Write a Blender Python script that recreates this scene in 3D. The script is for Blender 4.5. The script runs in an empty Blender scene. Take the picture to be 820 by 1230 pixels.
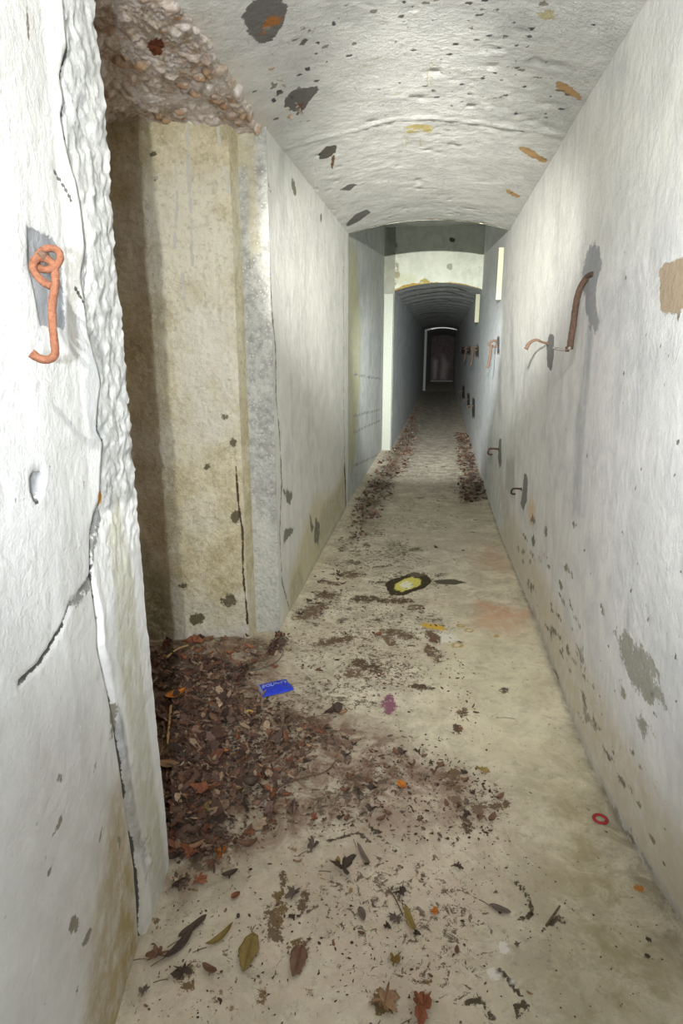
import bpy, math, random
import numpy as np
from mathutils import Vector, Matrix
random.seed(7); rng = np.random.default_rng(11)
SC = bpy.context.scene; COL = SC.collection
FPX = 730.0; CAMH = 1.5
pit = math.atan(189/730); yaw = math.atan2(122, math.hypot(730, 189))
Fh = np.array([-math.sin(yaw), math.cos(yaw), 0]); RT = np.array([math.cos(yaw), math.sin(yaw), 0]); UP = np.array([0, 0, 1.])
FW = Fh*math.cos(pit)-UP*math.sin(pit); VV = Fh*math.sin(pit)+UP*math.cos(pit); CP = np.array([0, 0, CAMH])
def ray(x, y): return FW+RT*(x-410)/FPX-VV*(y-615)/FPX
def on_z(x, y, z=0.0): d = ray(x, y); return CP+d*(z-CAMH)/d[2]
def on_x(x, y, X): d = ray(x, y); return CP+d*X/d[0]
def on_y(x, y, Y): d = ray(x, y); return CP+d*Y/d[1]
def lin(r, g=None, b=None):
    if g is None: r, g, b = r
    f = lambda c: (c/255/12.92 if c/255 <= .04045 else ((c/255+.055)/1.055)**2.4)
    return (f(r), f(g), f(b), 1.0)

# ------------------------------------------------------------------ numpy noise
def _h(ix, iy, iz, s):
    n = (ix*374761393+iy*668265263+iz*2147483647+s*1274126177) & 0xffffffff
    n = ((n ^ (n >> 13))*1274126177) & 0xffffffff
    n = ((n ^ (n >> 16))*2246822519) & 0xffffffff
    return ((n ^ (n >> 15)) & 0xffffff)/16777215.0
def vnoise(x, y, z=0.0, s=0):
    x = np.asarray(x, float); y = np.asarray(y, float)+0*x; z = np.asarray(z, float)+0*x
    x = x+0*y
    i = np.floor(x).astype(np.int64); j = np.floor(y).astype(np.int64); k = np.floor(z).astype(np.int64)
    u, v, w = x-i, y-j, z-k
    u, v, w = [t*t*(3-2*t) for t in (u, v, w)]
    r = 0
    for a in (0, 1):
        for b in (0, 1):
            for c in (0, 1):
                r = r+_h(i+a, j+b, k+c, s)*(u if a else 1-u)*(v if b else 1-v)*(w if c else 1-w)
    return r*2-1
def fbm(x, y, z=0.0, o=4, s=0, g=.5):
    r = 0; a = 1.0; t = 0
    for q in range(o):
        r = r+a*vnoise(x*2**q, y*2**q, np.asarray(z)*2**q, s+q*17); t += a; a *= g
    return r/t
def voro(x, y, s=0):
    i = np.floor(x).astype(np.int64); j = np.floor(y).astype(np.int64)
    d1 = np.full(x.shape, 9.0); d2 = np.full(x.shape, 9.0); cid = np.zeros(x.shape)
    for a in (-1, 0, 1):
        for b in (-1, 0, 1):
            px = i+a+_h(i+a, j+b, 0*i, s); py = j+b+_h(i+a, j+b, 0*i+5, s)
            d = np.hypot(px-x, py-y); c = _h(i+a, j+b, 0*i+9, s)
            m = d < d1
            d2 = np.where(m, d1, np.minimum(d2, d)); cid = np.where(m, c, cid); d1 = np.where(m, d, d1)
    return d1, d2, cid
def polysd(px, py, poly):
    P = np.array(poly, float); n = len(P); d = np.full(px.shape, 1e9); ins = np.zeros(px.shape, bool)
    for a in range(n):
        x1, y1 = P[a]; x2, y2 = P[(a+1) % n]
        ex, ey = x2-x1, y2-y1; L = ex*ex+ey*ey+1e-12
        t = np.clip(((px-x1)*ex+(py-y1)*ey)/L, 0, 1)
        d = np.minimum(d, np.hypot(px-x1-t*ex, py-y1-t*ey))
        if abs(ey) > 1e-12:
            c = ((y1 > py) != (y2 > py)) & (px < (x2-x1)*(py-y1)/ey+x1); ins ^= c
    return np.where(ins, -d, d)
def linesd(px, py, pts):
    P = np.array(pts, float); d = np.full(px.shape, 1e9)
    for a in range(len(P)-1):
        x1, y1 = P[a]; x2, y2 = P[a+1]; ex, ey = x2-x1, y2-y1; L = ex*ex+ey*ey+1e-12
        t = np.clip(((px-x1)*ex+(py-y1)*ey)/L, 0, 1)
        d = np.minimum(d, np.hypot(px-x1-t*ex, py-y1-t*ey))
    return d
def ell(cx, cy, rx, ry, rot=0, n=14):
    r = math.radians(rot)
    return [(cx+rx*math.cos(t)*math.cos(r)-ry*math.sin(t)*math.sin(r), cy+rx*math.cos(t)*math.sin(r)+ry*math.sin(t)*math.cos(r)) for t in np.linspace(0, 2*math.pi, n, endpoint=False)]

# ------------------------------------------------------------------ object helpers
def tag(o, label=None, cat=None, group=None, kind=None):
    if label: o['label'] = label
    if cat: o['category'] = cat
    if group: o['group'] = group
    if kind: o['kind'] = kind
    return o
def mk(name, verts, faces, mat, parent=None, smooth=True, attrs=None):
    me = bpy.data.meshes.new(name)
    V = np.asarray(verts, float)
    me.from_pydata(V.tolist(), [], faces if isinstance(faces, list) else faces.tolist())
    if smooth: me.polygons.foreach_set('use_smooth', [True]*len(me.polygons))
    for k, a in (attrs or {}).items():
        a = np.asarray(a, float)
        if a.ndim == 1:
            at = me.attributes.new(k, 'FLOAT', 'POINT'); at.data.foreach_set('value', a)
        else:
            at = me.attributes.new(k, 'FLOAT_COLOR', 'POINT'); at.data.foreach_set('color', a.ravel())
    me.materials.append(mat); me.update()
    o = bpy.data.objects.new(name, me); COL.objects.link(o)
    if parent: o.parent = parent
    return o
def gridfaces(nu, nv, flip=False, off=0):
    i = np.arange(nu-1)[:, None]*nv+np.arange(nv-1)[None, :]
    a = i.ravel()+off
    f = np.stack([a, a+nv, a+nv+1, a+1], 1)
    return f[:, ::-1] if flip else f
class Tube:
    def __init__(s): s.v = []; s.f = []; s.n = 0
    def add(s, pts, rad, seg=10, closed=False, rough=0.0, flat=1.0):
        P = np.array(pts, float); n = len(P); rad = np.broadcast_to(np.asarray(rad, float), (n,))
        T = np.gradient(P, axis=0) if not closed else (np.roll(P, -1, 0)-np.roll(P, 1, 0))
        T /= np.linalg.norm(T, axis=1)[:, None]+1e-12
        ref = np.array([0, 0, 1.]) if abs(T[0][2]) < .9 else np.array([1., 0, 0])
        N = np.cross(T[0], ref); N /= np.linalg.norm(N)
        rings = []
        for k in range(n):
            N = N-T[k]*np.dot(N, T[k]); N /= np.linalg.norm(N); B = np.cross(T[k], N)
            for q in range(seg):
                a = 2*math.pi*q/seg; r = rad[k]*(1+rough*(random.random()-.5))
                rings.append(P[k]+r*(math.cos(a)*N+flat*math.sin(a)*B))
        b = s.n; s.v += rings; s.n += n*seg
        m = n if closed else n-1
        for k in range(m):
            for q in range(seg):
                k2 = (k+1) % n; q2 = (q+1) % seg
                s.f.append((b+k*seg+q, b+k*seg+q2, b+k2*seg+q2, b+k2*seg+q))
        if not closed:
            s.f.append(tuple(b+q for q in range(seg))[::-1]); s.f.append(tuple(b+(n-1)*seg+q for q in range(seg)))
        return s
    def build(s, name, mat, parent=None): return mk(name, s.v, s.f, mat, parent)
def smoothpath(pts, n=8):
    P = np.array(pts, float); Q = []
    E = np.vstack([2*P[0]-P[1], P, 2*P[-1]-P[-2]])
    for i in range(1, len(E)-2):
        for t in np.linspace(0, 1, n, endpoint=False):
            a, b, c, d = E[i-1:i+3]
            Q.append(.5*((2*b)+(-a+c)*t+(2*a-5*b+4*c-d)*t*t+(-a+3*b-3*c+d)*t**3))
    Q.append(P[-1]); return np.array(Q)

# ------------------------------------------------------------------ node helpers
class NT:
    def __init__(s, name):
        m = bpy.data.materials.new(name); m.use_nodes = True; s.m = m; s.t = m.node_tree; s.t.nodes.clear()
        s.o = s.t.nodes.new('ShaderNodeOutputMaterial'); s.b = s.t.nodes.new('ShaderNodeBsdfPrincipled')
        s.t.links.new(s.b.outputs[0], s.o.inputs[0]); s.b.inputs['Roughness'].default_value = .9
        try: s.b.inputs['Specular IOR Level'].default_value = .25
        except Exception: pass
        s.co = s.t.nodes.new('ShaderNodeTexCoord').outputs['Object']
    def n(s, ty, **k):
        nd = s.t.nodes.new(ty)
        for a, b in k.items(): setattr(nd, a, b)
        return nd
    def L(s, a, b): s.t.links.new(a, b)
    def inp(s, sock, v):
        if hasattr(v, 'is_linked') or hasattr(v, 'links'): s.L(v, sock)
        else: sock.default_value = v
    def map(s, scale, loc=(0, 0, 0)):
        m = s.n('ShaderNodeMapping'); s.L(s.co, m.inputs[0]); m.inputs['Scale'].default_value = scale; m.inputs['Location'].default_value = loc
        return m.outputs[0]
    def noise(s, scale, detail=5, rough=.6, vec=None, dist=0):
        n = s.n('ShaderNodeTexNoise'); s.L(vec or s.co, n.inputs['Vector']); n.inputs['Scale'].default_value = scale
        n.inputs['Detail'].default_value = detail; n.inputs['Roughness'].default_value = rough; n.inputs['Distortion'].default_value = dist
        return n.outputs[0]
    def voro(s, scale, vec=None, out=0, feat='F1'):
        n = s.n('ShaderNodeTexVoronoi', feature=feat); s.L(vec or s.co, n.inputs['Vector']); n.inputs['Scale'].default_value = scale
        return n.outputs[out]
    def math(s, op, a, b=0.0, c=0.0):
        n = s.n('ShaderNodeMath', operation=op); s.inp(n.inputs[0], a); s.inp(n.inputs[1], b)
        if op in ('MULTIPLY_ADD',): s.inp(n.inputs[2], c)
        return n.outputs[0]
    def ss(s, v, lo, hi, a=0.0, b=1.0):
        n = s.n('ShaderNodeMapRange', interpolation_type='SMOOTHSTEP'); s.inp(n.inputs[0], v)
        n.inputs[1].default_value = lo; n.inputs[2].default_value = hi; n.inputs[3].default_value = a; n.inputs[4].default_value = b
        return n.outputs[0]
    def mix(s, f, a, b, mode='MIX'):
        n = s.n('ShaderNodeMix', data_type='RGBA', blend_type=mode); s.inp(n.inputs[0], f); s.inp(n.inputs[6], a); s.inp(n.inputs[7], b)
        return n.outputs[2]
    def attr(s, name, alpha=False):
        n = s.n('ShaderNodeAttribute', attribute_name=name); return (n.outputs['Color'], n.outputs['Alpha'], n.outputs['Fac'])
    def bump(s, h, strength, dist, prev=None):
        n = s.n('ShaderNodeBump'); s.L(h, n.inputs['Height']); n.inputs['Strength'].default_value = strength; n.inputs['Distance'].default_value = dist
        if prev: s.L(prev, n.inputs['Normal'])
        return n.outputs[0]
    def stains(s, col, namp=.55):
        """soft stain layer s2 then sharp-edged layer s1, edges broken by noise"""
        nz = s.noise(16, 7, .7); nf = s.noise(90, 4, .7)
        c2, a2, _ = s.attr('s2'); c1, a1, _ = s.attr('s1')
        f2 = s.math('MULTIPLY', s.math('ADD', a2, 0.0), s.ss(nz, .3, .62, .45, 1.0))
        col = s.mix(f2, col, c2)
        e = s.math('ADD', a1, s.math('ADD', s.math('MULTIPLY', s.math('SUBTRACT', nz, .5), namp*3.2), s.math('MULTIPLY', s.math('SUBTRACT', nf, .5), namp*1.3)))
        f1 = s.math('MULTIPLY', s.ss(e, .42, .58), s.ss(a1, .02, .12))
        tint = s.mix(.3, c1, s.mix(1.0, c1, s.mix(s.noise(45, 5, .7), lin(120, 120, 120), lin(255, 255, 255)), 'MULTIPLY'))
        return s.mix(f1, col, tint), f1

def plaster(name, c_lo, c_hi, streak=.35, pit_amt=.5, bump=.6, pit_scale=38, flake=0):
    t = NT(name)
    big = t.noise(1.7, 6, .6); med = t.noise(7, 6, .65, dist=.4)
    st = t.noise(5, 5, .65, vec=t.map((2.2, 2.2, .22)))
    col = t.mix(t.ss(med, .3, .7), c_lo, c_hi)
    col = t.mix(t.math('MULTIPLY', t.ss(big, .35, .7), .6), col, c_hi)
    col = t.mix(t.math('MULTIPLY', t.ss(st, .48, .78), streak), col, (c_lo[0]*.62, c_lo[1]*.64, c_lo[2]*.66, 1))
    # pits and specks, in clusters
    v = t.voro(pit_scale, vec=t.map((1, 1, .8))); nz = t.noise(pit_scale*1.3, 3, .6)
    pit = t.math('MULTIPLY', t.ss(t.math('ADD', v, t.math('MULTIPLY', nz, .25)), .13, .24, 1.0, 0.0), t.ss(t.noise(3.1, 4, .7), .47, .62))
    col = t.mix(t.math('MULTIPLY', pit, pit_amt), col, lin(70, 68, 60))
    col, f1 = t.stains(col)
    t.L(col, t.b.inputs['Base Color'])
    h = t.math('ADD', t.math('MULTIPLY', t.noise(28, 6, .62), 1.0), t.math('MULTIPLY', t.noise(150, 4, .6), .25))
    h = t.math('SUBTRACT', h, t.math('MULTIPLY', pit, .8)); h = t.math('SUBTRACT', h, t.math('MULTIPLY', f1, .35))
    if flake:
        fl = t.math('MULTIPLY', t.ss(t.noise(42, 5, .7, dist=1.5), .53, .58), t.ss(t.noise(3.3, 4, .7), .44, .6)); h = t.math('ADD', h, t.math('MULTIPLY', fl, flake))
    t.L(t.bump(h, bump, .012), t.b.inputs['Normal'])
    return t.m

# ------------------------------------------------------------------ stain bookkeeping
class Stains:
    """list of patches given in the two surface coordinates; evaluated on the mesh vertices"""
    def __init__(s, unp): s.unp = unp; s.items = []      # unp(x,y) -> (u,v)
    def poly(s, pts, col, feather=.03, layer=1, a=1.0, uv=False):
        s.items.append((layer, 'p', [tuple(p) if uv else s.unp(*p) for p in pts], lin(col), feather, a)); return s
    def el(s, cx, cy, rx, ry, col, rot=0, feather=.03, layer=1, a=1.0):
        q = np.array([s.unp(*p) for p in ell(cx, cy, rx, ry, rot)]); q = q-q.mean(0); inr = np.sqrt(np.linalg.eigvalsh(np.cov(q.T))[0]*2)
        return s.poly(ell(cx, cy, rx*1.15, ry*1.15, rot), col, max(feather, inr*.9) if layer == 1 else feather, layer, a)
    def line(s, pts, w, col, layer=1, a=1.0, uv=False):
        s.items.append((layer, 'l', [tuple(p) if uv else s.unp(*p) for p in pts], lin(col), w, a)); return s
    def spot(s, x, y, r, col, layer=1, a=1.0, feather=None):   # r in metres
        c = s.unp(x, y); s.items.append((layer, 'p', ell(c[0], c[1], r, r), lin(col), feather or r*.6, a)); return s
    def eval(s, U, V):
        out = {}
        for ly in (1, 2):
            A = np.zeros(U.shape); C = np.zeros(U.shape+(4,)); C[..., :3] = .35
            for (l, k, pts, col, w, a) in s.items:
                if l != ly: continue
                P = np.array(pts); m = (U > P[:, 0].min()-3*w) & (U < P[:, 0].max()+3*w) & (V > P[:, 1].min()-3*w) & (V < P[:, 1].max()+3*w)
                if not m.any(): continue
                if k == 'p': al = np.clip(.5-polysd(U[m], V[m], pts)/(2*w), 0, 1)
                else: al = np.clip(1.15-linesd(U[m], V[m], pts)/w*.65, 0, 1)
                al = al*al*(3-2*al)*a
                Am = A[m]; up = al > Am
                Cm = C[m]
                if ly == 2:      # blend soft layers
                    wt = (al/(al+Am+1e-6))[:, None]; Cm[:, :3] = Cm[:, :3]*(1-wt)+np.array(col[:3])*wt; Am = np.maximum(Am, al)
                else:
                    far = ((al > 0.0) & (al >= Am)) | (al > .45*a); Cm[far, :3] = col[:3]; Am = np.maximum(Am, al)
                A[m] = Am; C[m] = Cm
            C[..., 3] = A; out['s%d' % ly] = C.reshape(-1, 4)
        return out

def steps(a, b, d0, d1=None, pivot=None, growth=1.0):
    r = [a]; d = d0
    while r[-1] < b:
        r.append(r[-1]+max(d0, d0*growth*max(0.0, r[-1]-(pivot if pivot is not None else a))+d0)); 
        if d1 and r[-1]-r[-2] > d1: r[-1] = r[-2]+d1
    r[-1] = b; return np.array(r)

# ================================================================== MATERIALS
WHITE_LO = lin(206, 208, 210); WHITE_HI = lin(232, 234, 234)
M_wall_r = plaster('white_plaster_right', lin(205, 206, 208), lin(232, 232, 230), .35, .6, .45, 34)
M_wall_l = plaster('white_plaster_left', lin(214, 214, 212), lin(234, 234, 232), .18, .4, .45, 30)
M_wall_m = plaster('white_plaster_middle', lin(204, 205, 200), lin(228, 228, 222), .3, .5, .35, 30)
M_wall_c = plaster('grey_green_plaster', lin(170, 176, 172), lin(204, 206, 200), .5, .5, .35, 30)
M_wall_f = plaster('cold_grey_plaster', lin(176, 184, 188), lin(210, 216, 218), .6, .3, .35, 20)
M_ceil = plaster('vault_plaster', lin(192, 193, 190), lin(218, 218, 213), .05, .75, .6, 60, 1.0)
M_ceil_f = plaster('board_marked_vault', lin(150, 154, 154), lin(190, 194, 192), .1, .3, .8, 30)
M_lintel = plaster('lintel_plaster', lin(172, 177, 164), lin(196, 200, 186), .2, .8, .3, 14)
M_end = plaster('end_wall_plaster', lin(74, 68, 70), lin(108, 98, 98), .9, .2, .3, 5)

M_jamb = plaster('dark_grey_green_plaster', lin(122, 126, 114), lin(146, 148, 134), .3, .5, .35, 30)
def m_cream():
    t = NT('cream_rough_concrete')
    nz = t.noise(9, 8, .72); n2 = t.noise(40, 6, .7); big = t.noise(2.2, 4, .6)
    col = t.mix(t.ss(nz, .32, .68), lin(190, 176, 134), lin(228, 218, 184))
    col = t.mix(t.math('MULTIPLY', t.ss(big, .4, .65), .75), col, lin(236, 232, 214))
    col = t.mix(t.math('MULTIPLY', t.ss(n2, .48, .66), .38), col, lin(150, 138, 106))  # darker flecks paint in the shade of crevices
    col = t.mix(t.math('MULTIPLY', t.ss(t.noise(55, 6, .75, dist=1), .50, .64), .45), col, lin(240, 236, 222))
    sp = t.ss(t.noise(13, 6, .75, vec=t.map((1, 1, .5))), .66, .72)
    col = t.mix(t.math('MULTIPLY', sp, .7), col, lin(86, 84, 66))
    col, f = t.stains(col)
    t.L(col, t.b.inputs['Base Color'])
    h = t.math('ADD', t.noise(30, 8, .75), t.math('MULTIPLY', n2, .6))
    t.L(t.bump(h, .9, .02), t.b.inputs['Normal']); return t.m
M_cream = m_cream()
M_earth = plaster('earthy_rough_concrete', lin(150, 104, 62), lin(176, 128, 82), .2, .4, .8, 30)
def m_grey():
    t = NT('grey_rough_concrete')
    nz = t.noise(22, 8, .7); v = t.voro(55)
    col = t.mix(t.ss(nz, .3, .7), lin(140, 140, 134), lin(190, 190, 182))
    col = t.mix(t.ss(t.math('ADD', v, t.math('MULTIPLY', nz, .3)), .22, .42, .75, 0.0), col, lin(216, 214, 204))
    col = t.mix(t.ss(t.noise(11, 5, .7), .58, .7, 0, .7), col, lin(112, 112, 106))
    col, f = t.stains(col)
    t.L(col, t.b.inputs['Base Color'])
    t.L(t.bump(t.math('ADD', nz, t.math('MULTIPLY', v, .5)), .8, .015), t.b.inputs['Normal']); return t.m
M_grey = m_grey()
def m_aggregate():
    t = NT('exposed_aggregate')
    c, a, f = t.attr('cell')
    nz = t.noise(60, 6, .7)
    r = t.n('ShaderNodeValToRGB'); t.L(f, r.inputs[0])
    cols = [(0, (230, 220, 212)), (.2, (212, 200, 190)), (.4, (214, 202, 186)), (.55, (176, 146, 104)), (.66, (202, 190, 180)), (.8, (226, 216, 204)), (.93, (170, 128, 88)), (1, (206, 170, 130))]
    while len(r.color_ramp.elements) < len(cols): r.color_ramp.elements.new(.5)
    for e, (p, cc) in zip(r.color_ramp.elements, cols): e.position = p; e.color = lin(cc)
    col = t.mix(t.ss(nz, .35, .7, .0, .5), r.outputs[0], lin(150, 138, 122))
    e2, _, gf = t.attr('gap')
    col = t.mix(t.math('MULTIPLY', gf, .6), col, lin(168, 156, 146))
    col = t.mix(t.ss(t.noise(6, 6, .7), .45, .62, 0, .65), col, lin(232, 224, 220))
    col, _ = t.stains(col)
    t.L(col, t.b.inputs['Base Color'])
    t.L(t.bump(nz, .7, .01), t.b.inputs['Normal']); return t.m
M_agg = m_aggregate()

def m_floor():
    t = NT('stained_concrete_floor')
    n1 = t.noise(1.3, 6, .65); n2 = t.noise(5, 7, .7, dist=.5); n3 = t.noise(26, 7, .75)
    col = t.mix(t.ss(n2, .35, .65), lin(182, 172, 150), lin(222, 213, 190))
    col = t.mix(t.math('MULTIPLY', t.ss(n1, .45, .7), .7), col, lin(200, 184, 160))
    col = t.mix(t.math('MULTIPLY', t.ss(n3, .5, .66), .5), col, lin(140, 128, 104))
    col = t.mix(t.ss(t.noise(11, 7, .75, dist=1.2), .54, .64, 0, .45), col, lin(226, 218, 200))
    c2, a2, _ = t.attr('s2')
    col = t.mix(t.math('MULTIPLY', a2, t.ss(t.noise(8, 7, .75, dist=.8), .38, .6, .32, 1.0)), col, c2)
    # black-brown specks; density from attribute 'dirt'
    _, _, d = t.attr('dirt')
    dn = t.noise(36, 8, .8, dist=.8); thr = t.math('SUBTRACT', t.math('ADD', dn, t.math('MULTIPLY', d, .33)), .70)
    f = t.ss(thr, 0.0, .035)
    col = t.mix(t.math('MULTIPLY', f, .85), col, t.mix(t.noise(25, 3, .6), lin(70, 60, 48), lin(112, 92, 74)))
    v = t.voro(85); sp = t.math('MULTIPLY', t.ss(t.math('ADD', v, t.math('MULTIPLY', n3, .3)), .17, .26, 1, 0), t.ss(t.noise(14, 4, .7), .5, .6))
    col = t.mix(t.math('MULTIPLY', sp, .7), col, lin(86, 76, 62))
    c1, a1, _ = t.attr('s1')
    e = t.math('ADD', a1, t.math('ADD', t.math('MULTIPLY', t.math('SUBTRACT', t.noise(24, 8, .8), .5), 2.6), t.math('MULTIPLY', t.math('SUBTRACT', t.noise(120, 4, .7), .5), .9)))
    f1 = t.math('MULTIPLY', t.ss(e, .42, .56), t.ss(a1, .02, .12))
    col = t.mix(f1, col, c1)
    t.L(col, t.b.inputs['Base Color']); t.b.inputs['Roughness'].default_value = .75
    h = t.math('ADD', t.noise(18, 6, .6), t.math('MULTIPLY', n3, .5)); h = t.math('ADD', h, t.math('MULTIPLY', f, .3))
    t.L(t.bump(h, .45, .008), t.b.inputs['Normal']); return t.m
M_floor = m_floor()
def m_rust(name, a, b, c, rough=.85):
    t = NT(name); n = t.noise(90, 6, .7); n2 = t.noise(300, 4, .7)
    col = t.mix(t.ss(n, .3, .7), lin(a), lin(b)); col = t.mix(t.ss(n2, .55, .75), col, lin(c))
    t.L(col, t.b.inputs['Base Color']); t.b.inputs['Roughness'].default_value = rough
    t.L(t.bump(t.math('ADD', n, n2), .9, .004), t.b.inputs['Normal']); return t.m
M_rust_or = m_rust('orange_rust', (122, 78, 56), (150, 102, 78), (90, 54, 40))
M_rust_br = m_rust('brown_rust', (92, 72, 60), (118, 95, 80), (66, 52, 44))
M_steel = m_rust('dull_steel_with_rust', (150, 140, 132), (180, 172, 164), (120, 86, 66), .6)
M_rust_dk = m_rust('dark_rust', (70, 56, 46), (98, 78, 62), (50, 42, 36))
def m_leaf(name, a, b, vein, rough=.7):
    t = NT(name); n = t.noise(45, 6, .7); n2 = t.noise(150, 4, .7)
    oi = t.n('ShaderNodeObjectInfo').outputs['Random']
    col = t.mix(t.ss(n, .3, .7), lin(a), lin(b))
    col = t.mix(t.math('MULTIPLY', t.ss(n2, .6, .75), .5), col, lin(tuple(x*.55 for x in a)))
    _, _, rib = t.attr('rib')
    col = t.mix(t.math('MULTIPLY', rib, .7), col, lin(vein))
    col = t.mix(t.math('MULTIPLY', oi, .35), col, lin(tuple(x*.6 for x in b)))
    t.L(col, t.b.inputs['Base Color']); t.b.inputs['Roughness'].default_value = rough
    t.L(t.bump(n2, .4, .002), t.b.inputs['Normal']); return t.m
M_leaf = {
 'brown': m_leaf('dry_brown_leaf', (112, 82, 64), (142, 108, 86), (90, 62, 48)),
 'rust': m_leaf('russet_leaf', (136, 82, 58), (164, 108, 78), (104, 60, 42)),
 'dark': m_leaf('dark_wet_leaf', (74, 62, 54), (100, 84, 72), (56, 46, 40)),
 'orange': m_leaf('orange_leaf', (196, 112, 40), (214, 138, 62), (150, 76, 26)),
 'yellow': m_leaf('yellow_leaf', (214, 178, 70), (226, 200, 96), (190, 140, 50)),
 'lime': m_leaf('yellow_green_leaf', (196, 196, 80), (212, 212, 110), (150, 160, 60)),
 'olive': m_leaf('olive_brown_leaf', (140, 118, 62), (166, 142, 84), (110, 86, 46)),
 'tan': m_leaf('tan_leaf', (158, 122, 92), (182, 146, 112), (124, 92, 68)),
 'grey': m_leaf('grey_brown_leaf', (108, 94, 84), (134, 118, 106), (84, 72, 64)),
 'green': m_leaf('green_leaf', (150, 170, 52), (176, 192, 80), (120, 140, 50)),
}
def m_frag():
    t = NT('leaf_litter_fragments'); c, a, f = t.attr('fc'); n = t.noise(120, 4, .7)
    col = t.mix(t.ss(n, .35, .7, 0, .5), c, lin(70, 52, 40)); t.L(col, t.b.inputs['Base Color'])
    t.b.inputs['Roughness'].default_value = .75; return t.m
M_frag = m_frag()
M_twig = m_rust('twig_bark', (104, 82, 66), (134, 110, 90), (70, 54, 44))
M_stick = m_rust('peeled_stick', (196, 160, 112), (216, 182, 136), (160, 120, 80))
M_wire = m_rust('grey_wire', (96, 90, 84), (130, 122, 114), (70, 62, 56), .6)
def m_plain(name, c, rough=.5, bump=0, spec=.5):
    t = NT(name); n = t.noise(60, 4, .6); c = lin(c)
    col = t.mix(t.ss(n, .3, .7), c, (c[0]*.8, c[1]*.8, c[2]*.85, 1)); t.L(col, t.b.inputs['Base Color']); t.b.inputs['Roughness'].default_value = rough
    t.b.inputs['Specular IOR Level'].default_value = spec
    if bump: t.L(t.bump(n, bump, .01), t.b.inputs['Normal'])
    return t.m
M_blue = m_plain('glossy_blue_foil', (30, 62, 214), .35, .5)
M_blue_dk = m_plain('dark_blue_foil', (18, 34, 150), .4)
M_letter = m_plain('pale_blue_print', (176, 196, 240), .5)
M_silver = m_plain('silvery_foil', (170, 180, 200), .3)
M_red = m_plain('red_rubber', (168, 38, 44), .55)
M_board = m_plain('pale_painted_board', (176, 180, 166), .8, .3, .2)
M_batten = m_plain('faded_cream_batten', (172, 172, 146), .85, .3, .2)
M_step = m_plain('worn_step_plaster', (176, 176, 172), .9, .5, .2)

# ================================================================== SETTING
def zs(Y): return np.where(Y < 6, 2.40+.028*Y, 2.568)      # spring height of the first vault
BY = np.array([-1.6, 0, 1.0, 1.451, 1.612, 1.846, 2.055, 2.37, 2.955, 3.534, 4.182, 5.226, 6.911, 10.0, 27, 37])
BX = np.array([1.15, .93, .775, .706, .670, .636, .617, .606, .600, .594, .572, .548, .538, .542, .545, .60])
def right_x(Y, Z):
    b = np.interp(Y, BY, BX); top = np.interp(Y, [-1.6, 1, 3, 6, 27, 37], [.56, .53, .525, .538, .54, .60])
    q = np.clip(1-Z/2.45, 0, 1)
    flare = np.clip((b-top)-.07, 0, 1)            # near the camera the foot of the wall swells
    return top+np.minimum(b-top, .07)*q+flare*q**4

# ---- floor
LBED = [on_z(*p)[:2] for p in [(150, 775), (300, 762), (338, 764), (352, 776), (318, 800), (305, 835), (352, 852), (395, 875), (402, 905), (360, 925), (400, 962), (352, 985), (300, 1002), (270, 1040), (236, 1075), (205, 1062), (196, 960), (100, 900)]]
LBED_N = [on_z(*p)[:2] for p in [(120, 780), (285, 768), (300, 785), (265, 810), (262, 860), (236, 910), (262, 960), (250, 1020), (222, 1060), (203, 1056), (190, 900)]]
def bed_h(X, Y):
    X = np.asarray(X, float); Y = np.asarray(Y, float)
    a = np.clip(.5-polysd(X, Y, LBED_N)/.18, 0, 1); b = np.clip(.5-polysd(X, Y, LBED)/.2, 0, 1)
    return .030*a*a*(3-2*a)+.008*b*b
def floor_h(X, Y):
    X = np.asarray(X, float); Y = np.asarray(Y, float)
    return .004*fbm(X*3, Y*3, o=3, s=3)+bed_h(X, Y)
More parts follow.
